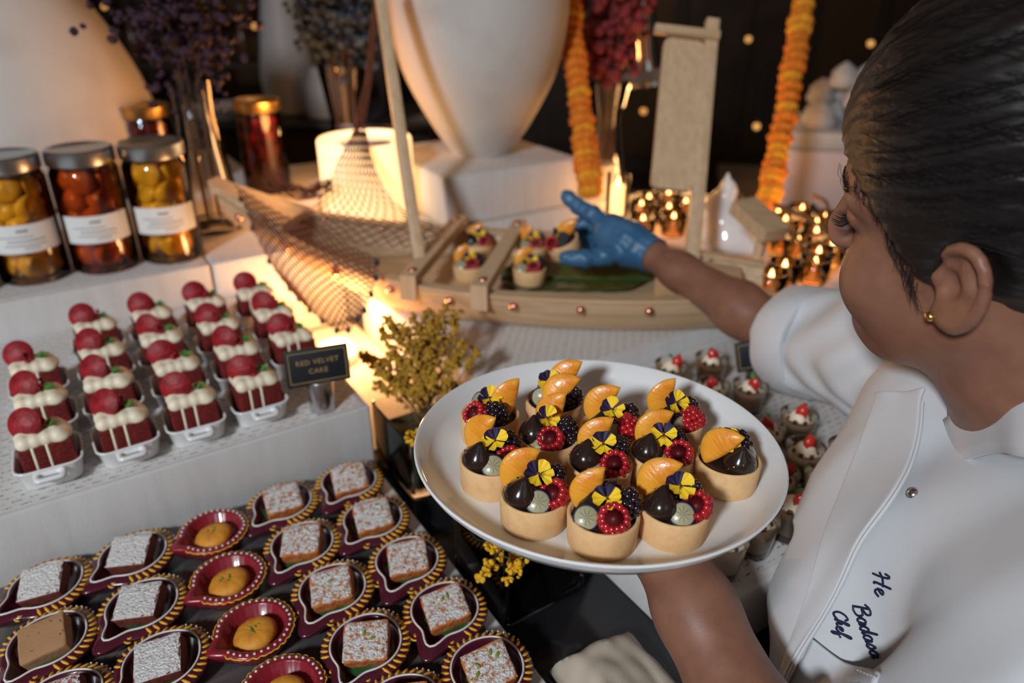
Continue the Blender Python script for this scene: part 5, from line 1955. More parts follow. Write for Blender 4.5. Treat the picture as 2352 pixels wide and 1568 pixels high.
# head
sk.ell((-0.012, 0, 0.045), (0.094, 0.073, 0.084), k, M=HM)
sk.ell((0.034, 0, -0.018), (0.062, 0.057, 0.086), 0.03, M=HM)
sk.ell((0.055, 0, 0.050), (0.043, 0.058, 0.045), 0.03, M=HM)
sk.ell((0.040, 0, -0.066), (0.046, 0.046, 0.036), 0.03, M=HM)
sk.cone((0.000, 0.050, -0.050), (0.060, 0.022, -0.090), 0.015, 0.014, 0.03, M=HM)
sk.cone((0.000, -0.050, -0.050), (0.060, -0.022, -0.090), 0.015, 0.014, 0.03, M=HM)
sk.ell((0.077, 0, -0.088), (0.020, 0.022, 0.018), 0.02, M=HM)
for s in (-1, 1):
    sk.ell((0.064, 0.037 * s, -0.036), (0.029, 0.026, 0.032), 0.02, M=HM)
    sk.cone((0.088, 0.010 * s, 0.034), (0.076, 0.045 * s, 0.034), 0.010, 0.010, 0.016, M=HM)
    sk.ell((0.094, 0.032 * s, 0.014), (0.016, 0.016, 0.012), 0.014, op='s', M=HM)
    sk.ell((0.0785, 0.031 * s, 0.014), (0.0145, 0.0155, 0.0125), 0.004, M=HM)
    sk.ell((0.104, 0.011 * s, -0.020), (0.011, 0.008, 0.007), 0.006, M=HM)
sk.cone((0.094, 0, 0.026), (0.112, 0, -0.012), 0.008, 0.0105, 0.012, M=HM)
sk.ell((0.097, 0, -0.045), (0.010, 0.022, 0.006), 0.006, M=HM)
sk.ell((0.095, 0, -0.056), (0.011, 0.019, 0.007), 0.006, M=HM)
# left and right ear
for s in (-1, 1):
    EM = HM @ Matrix.Translation((0.000, 0.0725 * s, -0.001)) @ Matrix.Rotation(R(-24 * s), 4, 'Z') @ Matrix.Rotation(R(-14), 4, 'Y')
    hel = []
    for i in range(13):
        a = R(30 + 235 * i / 12)              # 30 = front top, 90 = top, 180 = back, 265 = bottom
        hel.append((0.0190 * math.cos(a) - 0.006, (0.010 + 0.003 * math.sin(a * 0.5)) * s, 0.0275 * math.sin(a) + 0.003))
    sk.chain(hel, [0.0034] * 8 + [0.0036, 0.0042, 0.0052, 0.0062, 0.0066], 0.004, M=EM)
    sk.ell((-0.006, 0.006 * s, 0.001), (0.0175, 0.0050, 0.027), 0.005, M=EM)
    sk.ell((0.000, 0.002 * s, 0.000), (0.014, 0.010, 0.020), 0.008, M=EM)
    ant = [(-0.005, 0.0105 * s, 0.018), (-0.0145, 0.0110 * s, 0.006), (-0.0135, 0.0110 * s, -0.008), (-0.003, 0.0100 * s, -0.014)]
    sk.chain(ant, [0.0028, 0.0034, 0.0034, 0.0032], 0.004, M=EM)
    sk.ell((0.0015, 0.0125 * s, -0.001), (0.0095, 0.0085, 0.0110), 0.004, op='s', M=EM)
    sk.ell((0.0020, 0.0130 * s, 0.0150), (0.0055, 0.0045, 0.0045), 0.004, op='s', M=EM)
    sk.ell((0.0115, 0.0085 * s, -0.003), (0.0040, 0.0040, 0.0060), 0.004, M=EM)
    sk.ell((0.000, 0.0085 * s, -0.0265), (0.0085, 0.0048, 0.0095), 0.006, M=EM)
# neck and the body under the coat
sk.chain([HM @ Vector((-0.022, 0, -0.035)), HM @ Vector((-0.030, 0, -0.10)), NB + Vector((0, 0, -0.01))], [0.056, 0.053, 0.058], 0.03)
sk.cone(NB, NB + Vector((0, 0, -0.05)), 0.058, 0.075, 0.03)
for a, b in ((SHN, NB), (SHF, NB)):
    sk.cone(a + Vector((0, 0, -0.015)), b + Vector((0, 0, -0.045)), 0.042, 0.055, 0.03)
sk.cone(CHEST + Vector((0, 0, 0.02)), WAIST, 0.095, 0.095, 0.04)
# arms
sk.chain([SHF + Vector((0, 0, -0.012)), ELF, ELF.lerp(WRF, 0.30), ELF.lerp(WRF, 0.75), WRF], [0.040, 0.034, 0.0345, 0.025, 0.0215], 0.02)
sk.chain([SHN + Vector((0, 0, -0.012)), ELN, ELN.lerp(WRN, 0.30), ELN.lerp(WRN, 0.75), WRN], [0.042, 0.034, 0.036, 0.0295, 0.0262], 0.02)


# hands -----------------------------------------------------------------
def hand(sd, M, sgn, curls, spread, thumb, sc=1.0, k=0.006):
    """M: x along the fingers, z out of the back of the hand, sgn: +1 thumb towards +y.
    curls: bend per finger (deg per joint); thumb: list of 4 points"""
    pm = 0.086 * sc
    w = 0.038 * sc
    for i in range(4):
        y = sgn * (w * (1 - 2 * i / 3)) * 0.80
        sd.cone((0.004, y * 0.62, 0), (pm * (1.0 - 0.035 * abs(i - 1)), y, 0), 0.0135 * sc, 0.0115 * sc, 0.012, M=M)
    sd.ell((pm * 0.5, 0, -0.001), (pm * 0.58, w * 0.95, 0.0125 * sc), 0.010, M=M)
    lens = [(0.040, 0.024, 0.020), (0.044, 0.028, 0.021), (0.041, 0.026, 0.020), (0.032, 0.020, 0.018)]
    for i in range(4):
        y = sgn * (w * (1 - 2 * i / 3)) * 0.80
        p = Vector((pm * (1.0 - 0.035 * abs(i - 1)), y, 0))
        a = 0.0
        az = R(spread[i]) * sgn
        pts = [p.copy()]
        for j, l in enumerate(lens[i]):
            a += R(curls[i][j])
            p = p + Vector((math.cos(a) * math.cos(az), math.cos(a) * math.sin(az), -math.sin(a))) * l * sc
            pts.append(p.copy())
        rr = [0.0098 * sc, 0.0090 * sc, 0.0082 * sc, 0.0072 * sc]
        if i == 3:
            rr = [q * 0.88 for q in rr]
        sd.chain(pts, rr, k * 0.5, M=M)
    tp_ = [Vector(q) * sc for q in thumb]
    tp_ = [Vector((q.x, q.y * sgn, q.z)) for q in tp_]
    sd.chain(tp_, [0.0155 * sc, 0.0125 * sc, 0.0105 * sc, 0.0085 * sc], k, M=M)


def frame(o, x, z):
    x = Vector(x).normalized()
    z = Vector(z)
    z = (z - x * z.dot(x)).normalized()
    y = z.cross(x)
    m = Matrix((x, y, z)).transposed().to_4x4()
    m.translation = o
    return m


# near hand flat under the plate, palm up
d_ = Vector((-0.30, 0.80, 0.30))
HN = frame(Vector((0.128, 0.466, 1.046)), Vector((-0.62, 0.62, 0.02)), (0, 0, -1))
sk.cone(WRN, Vector((0.126, 0.468, 1.046)), 0.0265, 0.022, 0.02)
hand(sk, HN, 1, [(-4, 10, 8)] * 4, [14, 4, -6, -16], [(0.012, 0.020, 0.0), (0.040, 0.046, -0.006), (0.062, 0.064, -0.008), (0.082, 0.078, -0.006)])
# far hand: thumb below, fingers above, gripping a tartlet
DIG = {'index': [(1392, 520, 1.125), (1362, 492, 1.135), (1332, 476, 1.145), (1304, 452, 1.15)],
       'middle': [(1388, 530, 1.150), (1350, 512, 1.170), (1322, 520, 1.175), (1310, 540, 1.165)],
       'ring': [(1390, 545, 1.165), (1352, 535, 1.185), (1328, 548, 1.185), (1320, 565, 1.175)],
       'little': [(1396, 560, 1.170), (1364, 556, 1.188), (1344, 568, 1.188), (1338, 582, 1.178)],
       'thumb': [(1440, 572, 1.105), (1390, 588, 1.095), (1342, 594, 1.090), (1300, 592, 1.092)]}
PALM = [((1490, 578, 1.10), 0.021), ((1445, 560, 1.112), 0.028), ((1412, 542, 1.130), 0.031)]


def grip_hand(sd, ex):
    sd.chain([at_d(*q) for q, r in PALM], [r + ex for q, r in PALM], 0.014)
    sd.chain([at_d(1445, 566, 1.11), at_d(1402, 556, 1.152)], [0.026 + ex, 0.022 + ex], 0.014)
    sd.chain([at_d(1440, 552, 1.115), at_d(1396, 524, 1.128)], [0.024 + ex, 0.015 + ex], 0.014)
    for nm, q in DIG.items():
        base = [0.0108, 0.0098, 0.0090, 0.0080]
        if nm == 'thumb':
            base = [0.0150, 0.0120, 0.0108, 0.0090]
        if nm == 'index':
            base = [0.0120, 0.0110, 0.0102, 0.0095]
        sd.chain([at_d(*w) for w in q], [r + ex for r in base], 0.005)


grip_hand(sk, 0.0)
lo = (-0.02, 0.12, 0.66)
hi = (0.60, 1.22, 1.46)
body = sdf_obj('body', sk, lo, hi, 0.0030, 'skin', None, 1)
body.parent = chef
body.location = -CO

# glove: a slightly larger hand with a loose cuff
gl = SDF()
grip_hand(gl, 0.0022)
gl.cone(WRF, WRF.lerp(ELF, 0.10), 0.0245, 0.0275, 0.012)
def gwarp(p):
    return 0.0010 * np.sin(p[:, 0] * 310 + 40 * p[:, 2]) * np.sin(p[:, 1] * 260 + p[:, 2] * 190)
gl.warp = gwarp
# open end
e0 = np.array(WRF.lerp(ELF, 0.05))
en = np.array((ELF - WRF).normalized())
gl.raw(lambda p: (p - e0) @ en, e0, 0.2, 0.002, 'i')
gv = sdf_obj('blue_glove', gl, (0.02, 0.96, 0.96), (0.32, 1.24, 1.22), 0.0024, 'glove', None, 1)
gv.parent = chef
gv.location = -CO
gv['label'] = 'blue disposable glove on the reaching hand'
# rolled edge of the glove
ring_c = WRF.lerp(ELF, 0.05)
u_ = (ELF - WRF).normalized()
a_ = u_.orthogonal().normalized()
b_ = u_.cross(a_)
g = G().tube([ring_c - CO + (a_ * math.cos(t) + b_ * math.sin(t)) * 0.0262 for t in [2 * math.pi * i / 32 for i in range(33)]], 0.0012, 5)
obj('glove_cuff', g, 'glove', gv, loc=CO)

# hair -------------------------------------------------------------------
ha = SDF()
ha.ell((-0.010, 0, 0.062), (0.117, 0.090, 0.112), 0.02)
ha.ell((-0.070, 0, 0.010), (0.062, 0.068, 0.066), 0.03)
ha.ell((0.030, 0.053, 0.022), (0.036, 0.020, 0.050), 0.02)
ha.ell((0.030, -0.053, 0.022), (0.036, 0.020, 0.050), 0.02)
ha.ell((-0.140, 0, 0.040), (0.045, 0.048, 0.045), 0.02)
HX = [-0.11, -0.03, 0.005, 0.03, 0.055, 0.085, 0.11, 0.15]


def hairline(p):
    # forward limit of the hair for a given height
    u = p[:, 2]
    lim = np.interp(u, [-0.075, -0.05, -0.030, -0.018, -0.006, 0.012, 0.028, 0.046, 0.060, 0.075, 0.12],
                    [-0.060, -0.045, -0.030, 0.008, 0.028, 0.041, 0.052, 0.068, 0.088, 0.108, 0.13])
    return (p[:, 0] - lim) * 0.8


ha.raw(hairline, (0, 0, 0), 0.6, 0.006, 'i')
# leave the ear free
ha.ell((-0.006, 0.092, -0.002), (0.026, 0.024, 0.0325), 0.006, 's')
ha.ell((-0.006, -0.092, -0.002), (0.026, 0.024, 0.0325), 0.006, 's')


def hwarp(p):
    ang = np.arctan2(p[:, 2] - 0.035, p[:, 1])
    return 0.0006 * np.sin(70 * ang + 6 * np.sin(p[:, 0] * 40)) + 0.0006 * np.sin(33 * ang + p[:, 0] * 60)


ha.warp = hwarp
hair = sdf_obj('hair', ha, (-0.20, -0.11, -0.10), (0.125, 0.11, 0.19), 0.0024, 'hair', None, 1)
hair.parent = chef
hair.matrix_local = Matrix.Translation(-CO) @ HM
hair['label'] = 'black hair combed back over the head'
# fine loose strands along the hairline and over the scalp
g = G()
rnd = random.Random(14)
for n_ in range(520):
    ph = rnd.uniform(-0.35, 1.35)          # around the left side up over the top
    u = rnd.uniform(0, 1)
    x0 = 0.075 - 0.16 * u
    pts = []
    for i in range(6):
        x = x0 - 0.012 * i
        kx = math.sqrt(max(0.05, 1 - ((x + 0.010) / 0.118) ** 2))
        a = ph + 0.05 * math.sin(i * 0.9 + n_)
        pts.append((x, 0.0905 * kx * math.cos(a), 0.062 + 0.1125 * kx * math.sin(a)))
    if pts[0][2] < 0.045 and pts[0][0] > 0.03:
        continue
    if pts[0][2] < 0.030:
        continue
    g.tube(pts, [0.0002, 0.0003, 0.0003, 0.0003, 0.0002, 0.0001], 3, cap=False)
for n_ in range(110):                        # soft baby hair at the temple and sideburn
    u = rnd.uniform(0, 1)
    z = 0.062 - 0.074 * u
    x = float(np.interp(z, [-0.03, -0.012, 0.010, 0.028, 0.046, 0.060], [0.016, 0.030, 0.041, 0.051, 0.067, 0.086])) + rnd.uniform(-0.004, 0.003)
    y = 0.068 - 0.25 * max(0, x - 0.02) ** 1.1
    pts = []
    for i in range(5):
        t = i / 4
        pts.append((x + 0.010 * t * rnd.uniform(0.2, 1) - 0.012 * t * t, y + 0.004 + 0.004 * math.sin(3 * t + n_) * t, z - (0.016 + 0.01 * u) * t * rnd.uniform(0.7, 1.1)))
    g.tube(pts, [0.00022, 0.00022, 0.00018, 0.00015, 0.00008], 3, cap=False)
obj('loose_hair_strands', g, 'hair', hair, kind='stuff')
# eyebrow, lashes, seated on the skin
from mathutils.bvhtree import BVHTree
_b = BVHTree.FromPolygons([tuple(v.co) for v in body.data.vertices], [tuple(p.vertices) for p in body.data.polygons])
HMi = HM.inverted()


def on_skin(p, off=0.0004):
    h = _b.find_nearest(HM @ Vector(p))
    return HMi @ (h[0] + h[1] * off)


g = G()
for s_ in (1, -1):
    for n_ in range(90):
        t = rnd.uniform(0, 1)
        x, y, z = 0.0965 - 0.016 * t * t, 0.012 + 0.038 * t, 0.040 + 0.005 * t - 0.006 * t * t + rnd.uniform(-0.003, 0.003)
        g.tube([on_skin((x, y * s_, z)), on_skin((x, (y + 0.006) * s_, z + 0.002), 0.001)], [0.0006, 0.0002], 3)
eb = obj('eyebrow', g, 'hair', chef, kind='stuff')
eb.matrix_local = Matrix.Translation(-CO) @ HM
g = G()
for s_ in (1, -1):
    for n_ in range(26):
        a = R(-50 + 100 * n_ / 25)
        dr = Vector((math.cos(a), math.sin(a) * s_, 0))
        p = on_skin(Vector((0.0785, 0.031 * s_, 0.009)) + dr * 0.02, 0.0)
        g.tube([p, p + dr * 0.005 + Vector((0, 0, -0.002)), p + dr * 0.0105 + Vector((0, 0, 0.0005))], [0.0005, 0.0004, 0.0001], 3)
el = obj('eyelashes', g, 'hair', chef, kind='stuff')
el.matrix_local = Matrix.Translation(-CO) @ HM
# earring
EM = HM @ Matrix.Translation((0.000, 0.0725, -0.001)) @ Matrix.Rotation(R(-24), 4, 'Z') @ Matrix.Rotation(R(-14), 4, 'Y')
er = obj('earring', G().ell((0, 0, 0), (0.0036, 0.0026, 0.0030), 14, 10), 'gold', chef)
er.matrix_local = Matrix.Translation(-CO) @ EM @ Matrix.Translation((0.003, 0.0145, -0.028))
er['label'] = 'small gold ear stud'

# coat -------------------------------------------------------------------
ct_ = SDF()
ct_.cone(CHEST + BF * 0.045, WAIST + BF * 0.02, 0.118, 0.135, 0.05)
ct_.cone(CHEST + Vector((0.03, 0.0, 0.0)), WAIST + Vector((0.03, -0.02, -0.10)), 0.115, 0.145, 0.05)
ct_.cone(SHN, NB + Vector((0, 0, -0.045)), 0.056, 0.060, 0.04)
ct_.cone(SHF, NB + Vector((0, 0, -0.045)), 0.056, 0.060, 0.04)
ct_.cone(SHN + BF * 0.03 + Vector((0, 0, -0.06)), SHF + BF * 0.03 + Vector((0, 0, -0.06)), 0.075, 0.075, 0.05)
ct_.chain([at_d(2150, 960, 0.67), at_d(2066, 1210, 0.665), at_d(2000, 1400, 0.64), at_d(1978, 1600, 0.625)], [0.066, 0.070, 0.072, 0.074], 0.04)
# far sleeve, loose, rolled just above the elbow
ct_.chain([SHF, SHF.lerp(ELF, 0.5), SHF.lerp(ELF, 0.90)], [0.062, 0.063, 0.064], 0.035)
# near sleeve
SLN = 0.82
ct_.chain([SHN, SHN.lerp(ELN, 0.4), SHN.lerp(ELN, SLN)], [0.054, 0.056, 0.060], 0.014)
# soft wrinkles
def cwarp(p):
    q = p @ np.array(BF)
    s1 = np.sin(q * 55 + p[:, 2] * 38 + 2.2 * np.sin(p[:, 1] * 23))
    s2 = np.sin(p[:, 0] * 70 - p[:, 2] * 60 + 1.7 * np.sin(p[:, 1] * 31 + 1.0))
    s3 = np.sin(p[:, 1] * 62 + p[:, 0] * 41 - p[:, 2] * 20)
    ua = np.array(ELF - SHF)
    La = np.linalg.norm(ua)
    ua = ua / La
    w = p - np.array(SHF)
    t = w @ ua
    rad = w - t[:, None] * ua
    dist = np.linalg.norm(rad, axis=1)
    mask = np.exp(-((dist - 0.06) / 0.025) ** 2) * np.clip(t / 0.06, 0, 1)
    sl = np.sin(t * 120 + 2.5 * np.sin(p[:, 2] * 45 + 1.0) + p[:, 0] * 30)
    return 0.0034 * s1 * (0.5 + 0.5 * s2) + 0.0018 * s3 + 0.0032 * mask * sl
ct_.warp = cwarp
# openings: neck, sleeve ends
def cap_cut(c, n, r=0.3):
    c = np.array(c)
    n = np.array(Vector(n).normalized())
    return lambda p: (p - c) @ n
nU = (HM.to_3x3() @ Vector((-0.25, 0, 1))).normalized()
ct_.ell(tuple(NB + Vector((0, 0, 0.035))), (0.064, 0.064, 0.075), 0.010, 's')
# sleeve hollows
ef = SHF.lerp(ELF, 0.90)
uf = (ELF - SHF).normalized()
ct_.cone(SHF.lerp(ELF, 0.82), ELF + uf * 0.06, 0.045, 0.060, 0.004, 's')
en_ = SHN.lerp(ELN, SLN)
un = (ELN - SHN).normalized()
ct_.cone(SHN.lerp(ELN, SLN - 0.12) , ELN + un * 0.06, 0.050, 0.066, 0.004, 's')
_ax, _bx = np.array(AX), np.array(BX)
ct_.raw(lambda p: np.maximum(0.204 - p @ _bx, p[:, 2] - 0.892), (0.2, 0.5, 0.7), 2.0, 0.004, 's')
ct_.raw(lambda p: np.maximum(np.maximum(0.396 - p @ _ax, 0.298 - p @ _bx), p[:, 2] - 0.962), (0.3, 0.7, 0.9), 2.0, 0.004, 's')
ct_.raw(lambda p: np.maximum(np.maximum(np.maximum(0.396 - p @ _ax, 0.298 - p @ _bx), p[:, 2] - 1.012), p[:, 1] - 0.71), (0.3, 0.7, 0.9), 2.0, 0.004, 's')
ct_.raw(lambda p: -(p[:, 2] - 0.60), (0.45, 0.25, 0.60), 0.4, 0.004, 'i')
coat = sdf_obj('chef_coat', ct_, (0.12, 0.04, 0.56), (0.66, 0.96, 1.24), 0.0042, 'coat', None, 1)
coat.parent = chef
coat.location = -CO
coat['label'] = 'white short-sleeved cotton chef coat'


def cuff(c, u, r, w, m='coat', taper=0.0, seed=0, squash=1.0):
    """rolled sleeve cuff: a thick band with soft edges round the axis u"""
    u = Vector(u).normalized()
    a = u.orthogonal().normalized()
    b = u.cross(a)
    rnd = random.Random(seed)
    n = 48
    ls = []
    for (dr, dz) in ((-0.004, -w), (0.002, -w), (0.0045, -w * 0.8), (0.005, 0.0), (0.0045, w * 0.8), (0.001, w), (-0.004, w * 0.9), (-0.005, 0)):
        l = []
        for j in range(n):
            t = 2 * math.pi * j / n
            rr = r + dr + 0.0016 * math.sin(3 * t + seed) + 0.0010 * math.sin(7 * t + dz * 90)
            l.append(tuple(Vector(c) - CO + u * (dz + 0.003 * math.sin(2 * t + seed)) + (a * math.cos(t) + b * math.sin(t) * squash) * rr))
        ls.append(l)
    ls.append(ls[0])
    return G().loops(ls, True, False, False)


obj('sleeve_cuff', cuff(SHF.lerp(ELF, 0.90), uf, 0.0650, 0.024, seed=1), 'coat', coat, loc=CO)
obj('sleeve_cuff', cuff(SHN.lerp(ELN, SLN), un, 0.0640, 0.022, seed=2), 'coat', coat, loc=CO)
# standing collar: band from the throat round the neck
top_e = bez([at_d(2152, 978, 0.612), at_d(2195, 948, 0.575), at_d(2275, 908, 0.530), at_d(2352, 882, 0.500), at_d(2470, 858, 0.480), at_d(2600, 850, 0.500), at_d(2640, 835, 0.56), at_d(2520, 815, 0.635), at_d(2350, 840, 0.675), at_d(2235, 905, 0.665)], 60)
bot_e = bez([at_d(2160, 1100, 0.598), at_d(2215, 1060, 0.556), at_d(2290, 1040, 0.508), at_d(2352, 1050, 0.474), at_d(2480, 1060, 0.452), at_d(2640, 1040, 0.485), at_d(2680, 990, 0.56), at_d(2540, 930, 0.645), at_d(2350, 930, 0.690), at_d(2225, 990, 0.680)], 60)
rows = []
for kz in range(6):
    u = kz / 5
    rows.append([tuple(b_.lerp(t_, u) - CO + Vector((0, 0, 0.003 * math.sin(math.pi * u)))) for t_, b_ in zip(top_e, bot_e)])
co = obj('collar', G().sheet(rows), 'coat', coat, loc=CO)
so = co.modifiers.new('thick', 'SOLIDIFY'); so.thickness = 0.004; so.offset = 0
# pieces laid on the coat surface
from mathutils.bvhtree import BVHTree
bpy.context.view_layer.update()
_m = coat.data
bvh = BVHTree.FromPolygons([tuple(v.co) for v in _m.vertices], [tuple(p.vertices) for p in _m.polygons])


def on_coat(x, y, off=0.004, fall=0.62):
    o = Vector((0, 0, CAM_H))
    d = Vector(ray(x, y))
    h = bvh.ray_cast(o, d.normalized())
    if h[0] is None:
        return at_d(x, y, fall), Vector((0, -1, 0.3)).normalized()
    n = h[1]
    if n.dot(d) > 0:
        n = -n
    return h[0] + n * off, n


LEFT = [(2010, 905), (1985, 960), (1948, 1040), (1915, 1130), (1888, 1220), (1862, 1320), (1832, 1420), (1806, 1510), (1790, 1600)]
RIGHT = [(2140, 905), (2146, 985), (2128, 1090), (2075, 1180), (2010, 1255), (1968, 1330), (1910, 1420), (1856, 1500), (1812, 1600)]
rows = []
nr = 9
Ls, Rs = bez([(x, y, 0) for x, y in LEFT], 40), bez([(x, y, 0) for x, y in RIGHT], 40)
for l_, r__ in zip(Ls, Rs):
    row = []
    a0 = on_coat(l_.x + 14, l_.y, 0.003)[0]
    for j in range(nr):
        u = j / (nr - 1)
        q = l_.lerp(r__, u)
        p, n = on_coat(q.x + (8 if u < 0.1 else 0), q.y, 0.003 + 0.006 * u ** 2 + 0.002 * math.sin(9 * u + q.y * 0.02))
        row.append(p - CO)
    rows.append(row)
# smooth the strip so that it hangs like cloth
for it in range(10):
    new = [[p.copy() for p in r_] for r_ in rows]
    for i in range(1, len(rows) - 1):
        for j in range(nr):
            nb = [rows[i - 1][j], rows[i + 1][j]] + ([rows[i][j - 1]] if j else []) + ([rows[i][j + 1]] if j < nr - 1 else [])
            new[i][j] = rows[i][j] * 0.5 + sum(nb, Vector()) / len(nb) * 0.5
    rows = new
lp_ = obj('lapel', G().sheet([[tuple(p) for p in r_] for r_ in rows]), 'coat', coat, loc=CO)
so = lp_.modifiers.new('thick', 'SOLIDIFY'); so.thickness = 0.0035; so.offset = 1
su = lp_.modifiers.new('sub', 'SUBSURF'); su.levels = 1; su.render_levels = 2
# hem stitched along the open edge
g = G().tube([Vector(r_[-1]) + (Vector((0, 0, CAM_H)) - CO - Vector(r_[-1])).normalized() * 0.0025 for r_ in rows[2:]], 0.0016, 6)
obj('lapel_hem', g, 'coat', lp_)
# breast pocket below the embroidery
C4 = [(1868, 1448), (2048, 1552), (1985, 1690), (1800, 1590)]
rows = []
for i in range(13):
    row = []
    for j in range(13):
        u, v = j / 12, i / 12
        x = (C4[0][0] * (1 - u) + C4[1][0] * u) * (1 - v) + (C4[3][0] * (1 - u) + C4[2][0] * u) * v
        y = (C4[0][1] * (1 - u) + C4[1][1] * u + 14 * math.sin(math.pi * u)) * (1 - v) + (C4[3][1] * (1 - u) + C4[2][1] * u) * v
        row.append(on_coat(x, y, 0.0030 + 0.0025 * math.sin(math.pi * u) * (1 - v))[0] - CO)
    rows.append(row)
for it in range(8):
    rows = [[rows[i][j] * 0.5 + (rows[max(i - 1, 0)][j] + rows[min(i + 1, 12)][j] + rows[i][max(j - 1, 0)] + rows[i][min(j + 1, 12)]) * 0.125 for j in range(13)] for i in range(13)]
rows = [[tuple(p) for p in r_] for r_ in rows]
pk_ = obj('breast_pocket', G().sheet(rows), 'coat', coat, loc=CO)
so = pk_.modifiers.new('thick', 'SOLIDIFY'); so.thickness = 0.0022; so.offset = 1
g = G()
for j in range(24):
    u = j / 24
    x = (C4[0][0] * (1 - u) + C4[1][0] * u) - 14
    y = (C4[0][1] * (1 - u) + C4[1][1] * u) + 14 * math.sin(math.pi * u) + 22
    a_, n = on_coat(x, y, 0.0062)
    b_, n = on_coat(x + 4.5, y + 2.7, 0.0062)
    g.tube([a_ - CO, b_ - CO], 0.0004, 4)
obj('pocket_stitching', g, 'coat', pk_, kind='stuff')
# snap fastener and embroidered script
p, n = on_coat(2100, 1138, 0.003)
o = obj('snap_fastener', G().lathe([(0.0, 0.003), (0.003, 0.0025), (0.0045, 0.001), (0.0048, 0.0)], 14), 'steel', coat, loc=p)
o.rotation_euler = n.to_track_quat('Z', 'Y').to_euler()


STROKES = {   # single-line cursive letters: advance, list of strokes
    'H': (0.80, [[(0.05, 0.75), (0.15, 0.95), (0.25, 0.9), (0.20, 0.4), (0.10, 0.0)], [(0.75, 1.0), (0.62, 0.5), (0.52, 0.05), (0.62, 0.0)], [(0.0, 0.42), (0.3, 0.55), (0.72, 0.52)]]),
    'e': (0.42, [[(0.0, 0.18), (0.2, 0.28), (0.28, 0.42), (0.18, 0.5), (0.06, 0.36), (0.08, 0.08), (0.22, 0.0), (0.42, 0.16)]]),
    'B': (0.72, [[(0.25, 0.95), (0.15, 0.45), (0.08, 0.0)], [(0.0, 0.8), (0.25, 1.0), (0.55, 0.95), (0.55, 0.7), (0.25, 0.52), (0.58, 0.45), (0.6, 0.12), (0.3, -0.02), (0.02, 0.08)]]),
    'a': (0.46, [[(0.34, 0.42), (0.18, 0.5), (0.04, 0.3), (0.08, 0.04), (0.24, 0.06), (0.36, 0.46), (0.33, 0.06), (0.46, 0.14)]]),
    'd': (0.48, [[(0.32, 0.42), (0.16, 0.5), (0.03, 0.28), (0.08, 0.03), (0.24, 0.08), (0.44, 1.0), (0.34, 0.3), (0.36, 0.03), (0.48, 0.14)]]),
    's': (0.38, [[(0.0, 0.12), (0.2, 0.52), (0.3, 0.2), (0.18, 0.0), (0.06, 0.06), (0.38, 0.14)]]),
    'C': (0.62, [[(0.58, 0.78), (0.45, 1.0), (0.18, 0.8), (0.06, 0.35), (0.2, 0.0), (0.42, 0.02), (0.6, 0.2)]]),
    'h': (0.46, [[(0.0, 0.14), (0.25, 0.9), (0.18, 1.0), (0.08, 0.5), (0.03, 0.0), (0.14, 0.38), (0.28, 0.46), (0.28, 0.1), (0.46, 0.12)]]),
    'f': (0.40, [[(0.0, 0.12), (0.26, 0.85), (0.2, 1.0), (0.1, 0.6), (0.06, -0.35), (0.16, -0.3), (0.18, 0.1), (0.40, 0.2)]])}


def script(txt, x0, y0, x1, y1, size):
    """embroidered handwriting: raised thread strokes laid along a line on the coat"""
    A, n = on_coat(x0, y0, 0.0)
    B, _ = on_coat(x1, y1, 0.0)
    ex = (B - A).normalized()
    nn = (n - ex * n.dot(ex)).normalized()
    ey = nn.cross(ex)
    g = G()
    cx = 0.0
    for ch in txt:
        adv, st = STROKES[ch]
        for pl in st:
            pts = []
            for p in bez([(x, y, 0) for x, y in pl], 6 * len(pl)):
                w = A + ex * ((cx + p.x + p.y * 0.18) * size) + ey * (p.y * size)
                h = bvh.find_nearest(w)
                nrm = h[1] if h[1].dot(nn) > 0 else -h[1]
                pts.append(h[0] + nrm * 0.0006)
            g.tube(pts, 0.0009, 5)
        cx += adv
    return obj('embroidery', g, 'thread', coat, kind='stuff')


script('He', 2005, 1312, 2012, 1362, 0.0145)
script('Badasa', 1958, 1388, 1996, 1492, 0.0130)
script('Chef', 1915, 1400, 1925, 1460, 0.0105)
# trousers and shoes below the counter
tr_ = SDF()
for s in (-1, 1):
    h_ = WAIST + BLx * 0.085 * s + Vector((0, 0, -0.02))
    kn = Vector((h_.x + 0.02, h_.y - 0.03, 0.38))
    an = Vector((h_.x + 0.05, h_.y - 0.07, 0.05))
    tr_.chain([h_, kn, an], [0.092, 0.066, 0.048], 0.03)
    tr_.cone(an + Vector((0, 0, -0.012)), an + BF * 0.13 + Vector((0, 0, -0.018)), 0.040, 0.032, 0.015)
tp2 = sdf_obj('trousers', tr_, (0.25, -0.05, -0.01), (0.72, 0.45, 0.82), 0.009, 'trouser', None, 1)
tp2.parent = chef
tp2.location = -CO

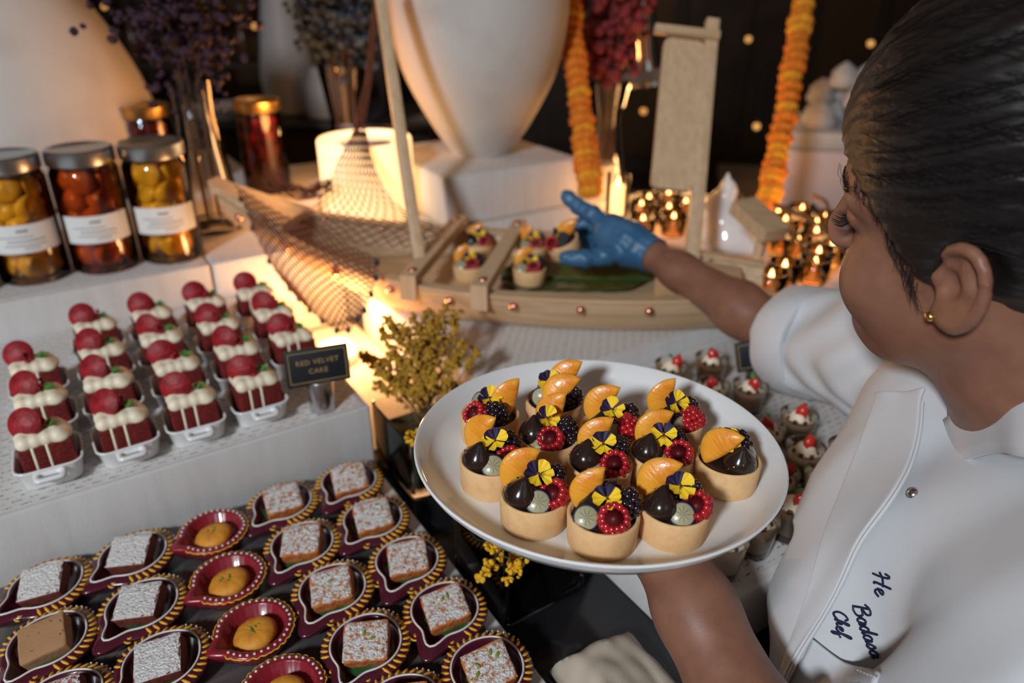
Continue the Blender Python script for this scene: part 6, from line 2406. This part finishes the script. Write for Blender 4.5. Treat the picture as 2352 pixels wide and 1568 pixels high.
# tartlet held in the gloved hand
rnd = random.Random(5)
hp = at_d(1296, 566, 1.122)
tart('berry tartlet gripped by the blue glove above the boat', Matrix.Translation(hp) @ Matrix.Rotation(R(-22), 4, 'Y') @ Matrix.Rotation(R(8), 4, 'X') @ Matrix.Translation((0, 0, -0.012)), [('rasp', -0.014, -0.010), ('viola', 0.000, -0.004, 0.002), ('blackb', 0.002, -0.012), ('mand', 0.012, -0.006, 0, (R(-15), R(-40), 0)), ('choc', -0.002, 0.008)], rnd, 0.0, 'berry tartlets in the boat')

# keep the dessert glasses clear of the coat: slide them towards the plate, drop the ones without room
_c = np.empty(len(coat.data.vertices) * 3)
coat.data.vertices.foreach_get('co', _c)
_c = _c.reshape(-1, 3)
_c = _c[(_c[:, 2] > 0.950) & (_c[:, 2] < 1.008)]
_b = np.empty(len(body.data.vertices) * 3)
body.data.vertices.foreach_get('co', _b)
_b = _b.reshape(-1, 3)
_c = np.concatenate([_c, _b[(_b[:, 2] > 0.950) & (_b[:, 2] < 1.008)]])[:, :2]
kept = []
for t in sorted(GLASSES, key=lambda o: o.location.x + o.location.y):
    p = Vector((t.location.x, t.location.y))
    for it in range(40):
        dd = np.hypot(_c[:, 0] - p.x, _c[:, 1] - p.y).min() if len(_c) else 1
        near = [q for q in kept if (q - p).length < 0.0445]
        a_, b_ = p.x * AX.x + p.y * AX.y, p.x * BX.x + p.y * BX.y
        inside = 0.43 <= a_ <= 1.27 and 0.334 <= b_ <= 0.66
        if dd > 0.0228 and not near and inside:
            break
        if dd <= 0.0228:
            p = p + Vector((-0.0042, -0.0012))
        elif near:
            p = p + (p - near[0]).normalized() * 0.004
        if not inside:
            w = ab(min(max(a_, 0.432), 1.26), min(max(b_, 0.336), 0.655))
            p = Vector((w.x, w.y))
    else:
        for ch in list(t.children):
            bpy.data.objects.remove(ch)
        bpy.data.objects.remove(t)
        continue
    kept.append(p)
    t.location.x, t.location.y = p.x, p.y
    t['keep'] = 1

left = [o for o in bpy.data.objects if o.name.startswith('dessert_glass')]
left.sort(key=lambda o: o.location.x / (o.location.y * CP + (CAM_H - o.location.z) * SP))
for i, o in enumerate(left):
    if 'keep' in o:
        del o['keep']
    o['label'] = 'layered cream dessert glass with strawberry right of the plate, %s from the left' % ORD[i]
bpy.context.view_layer.update()
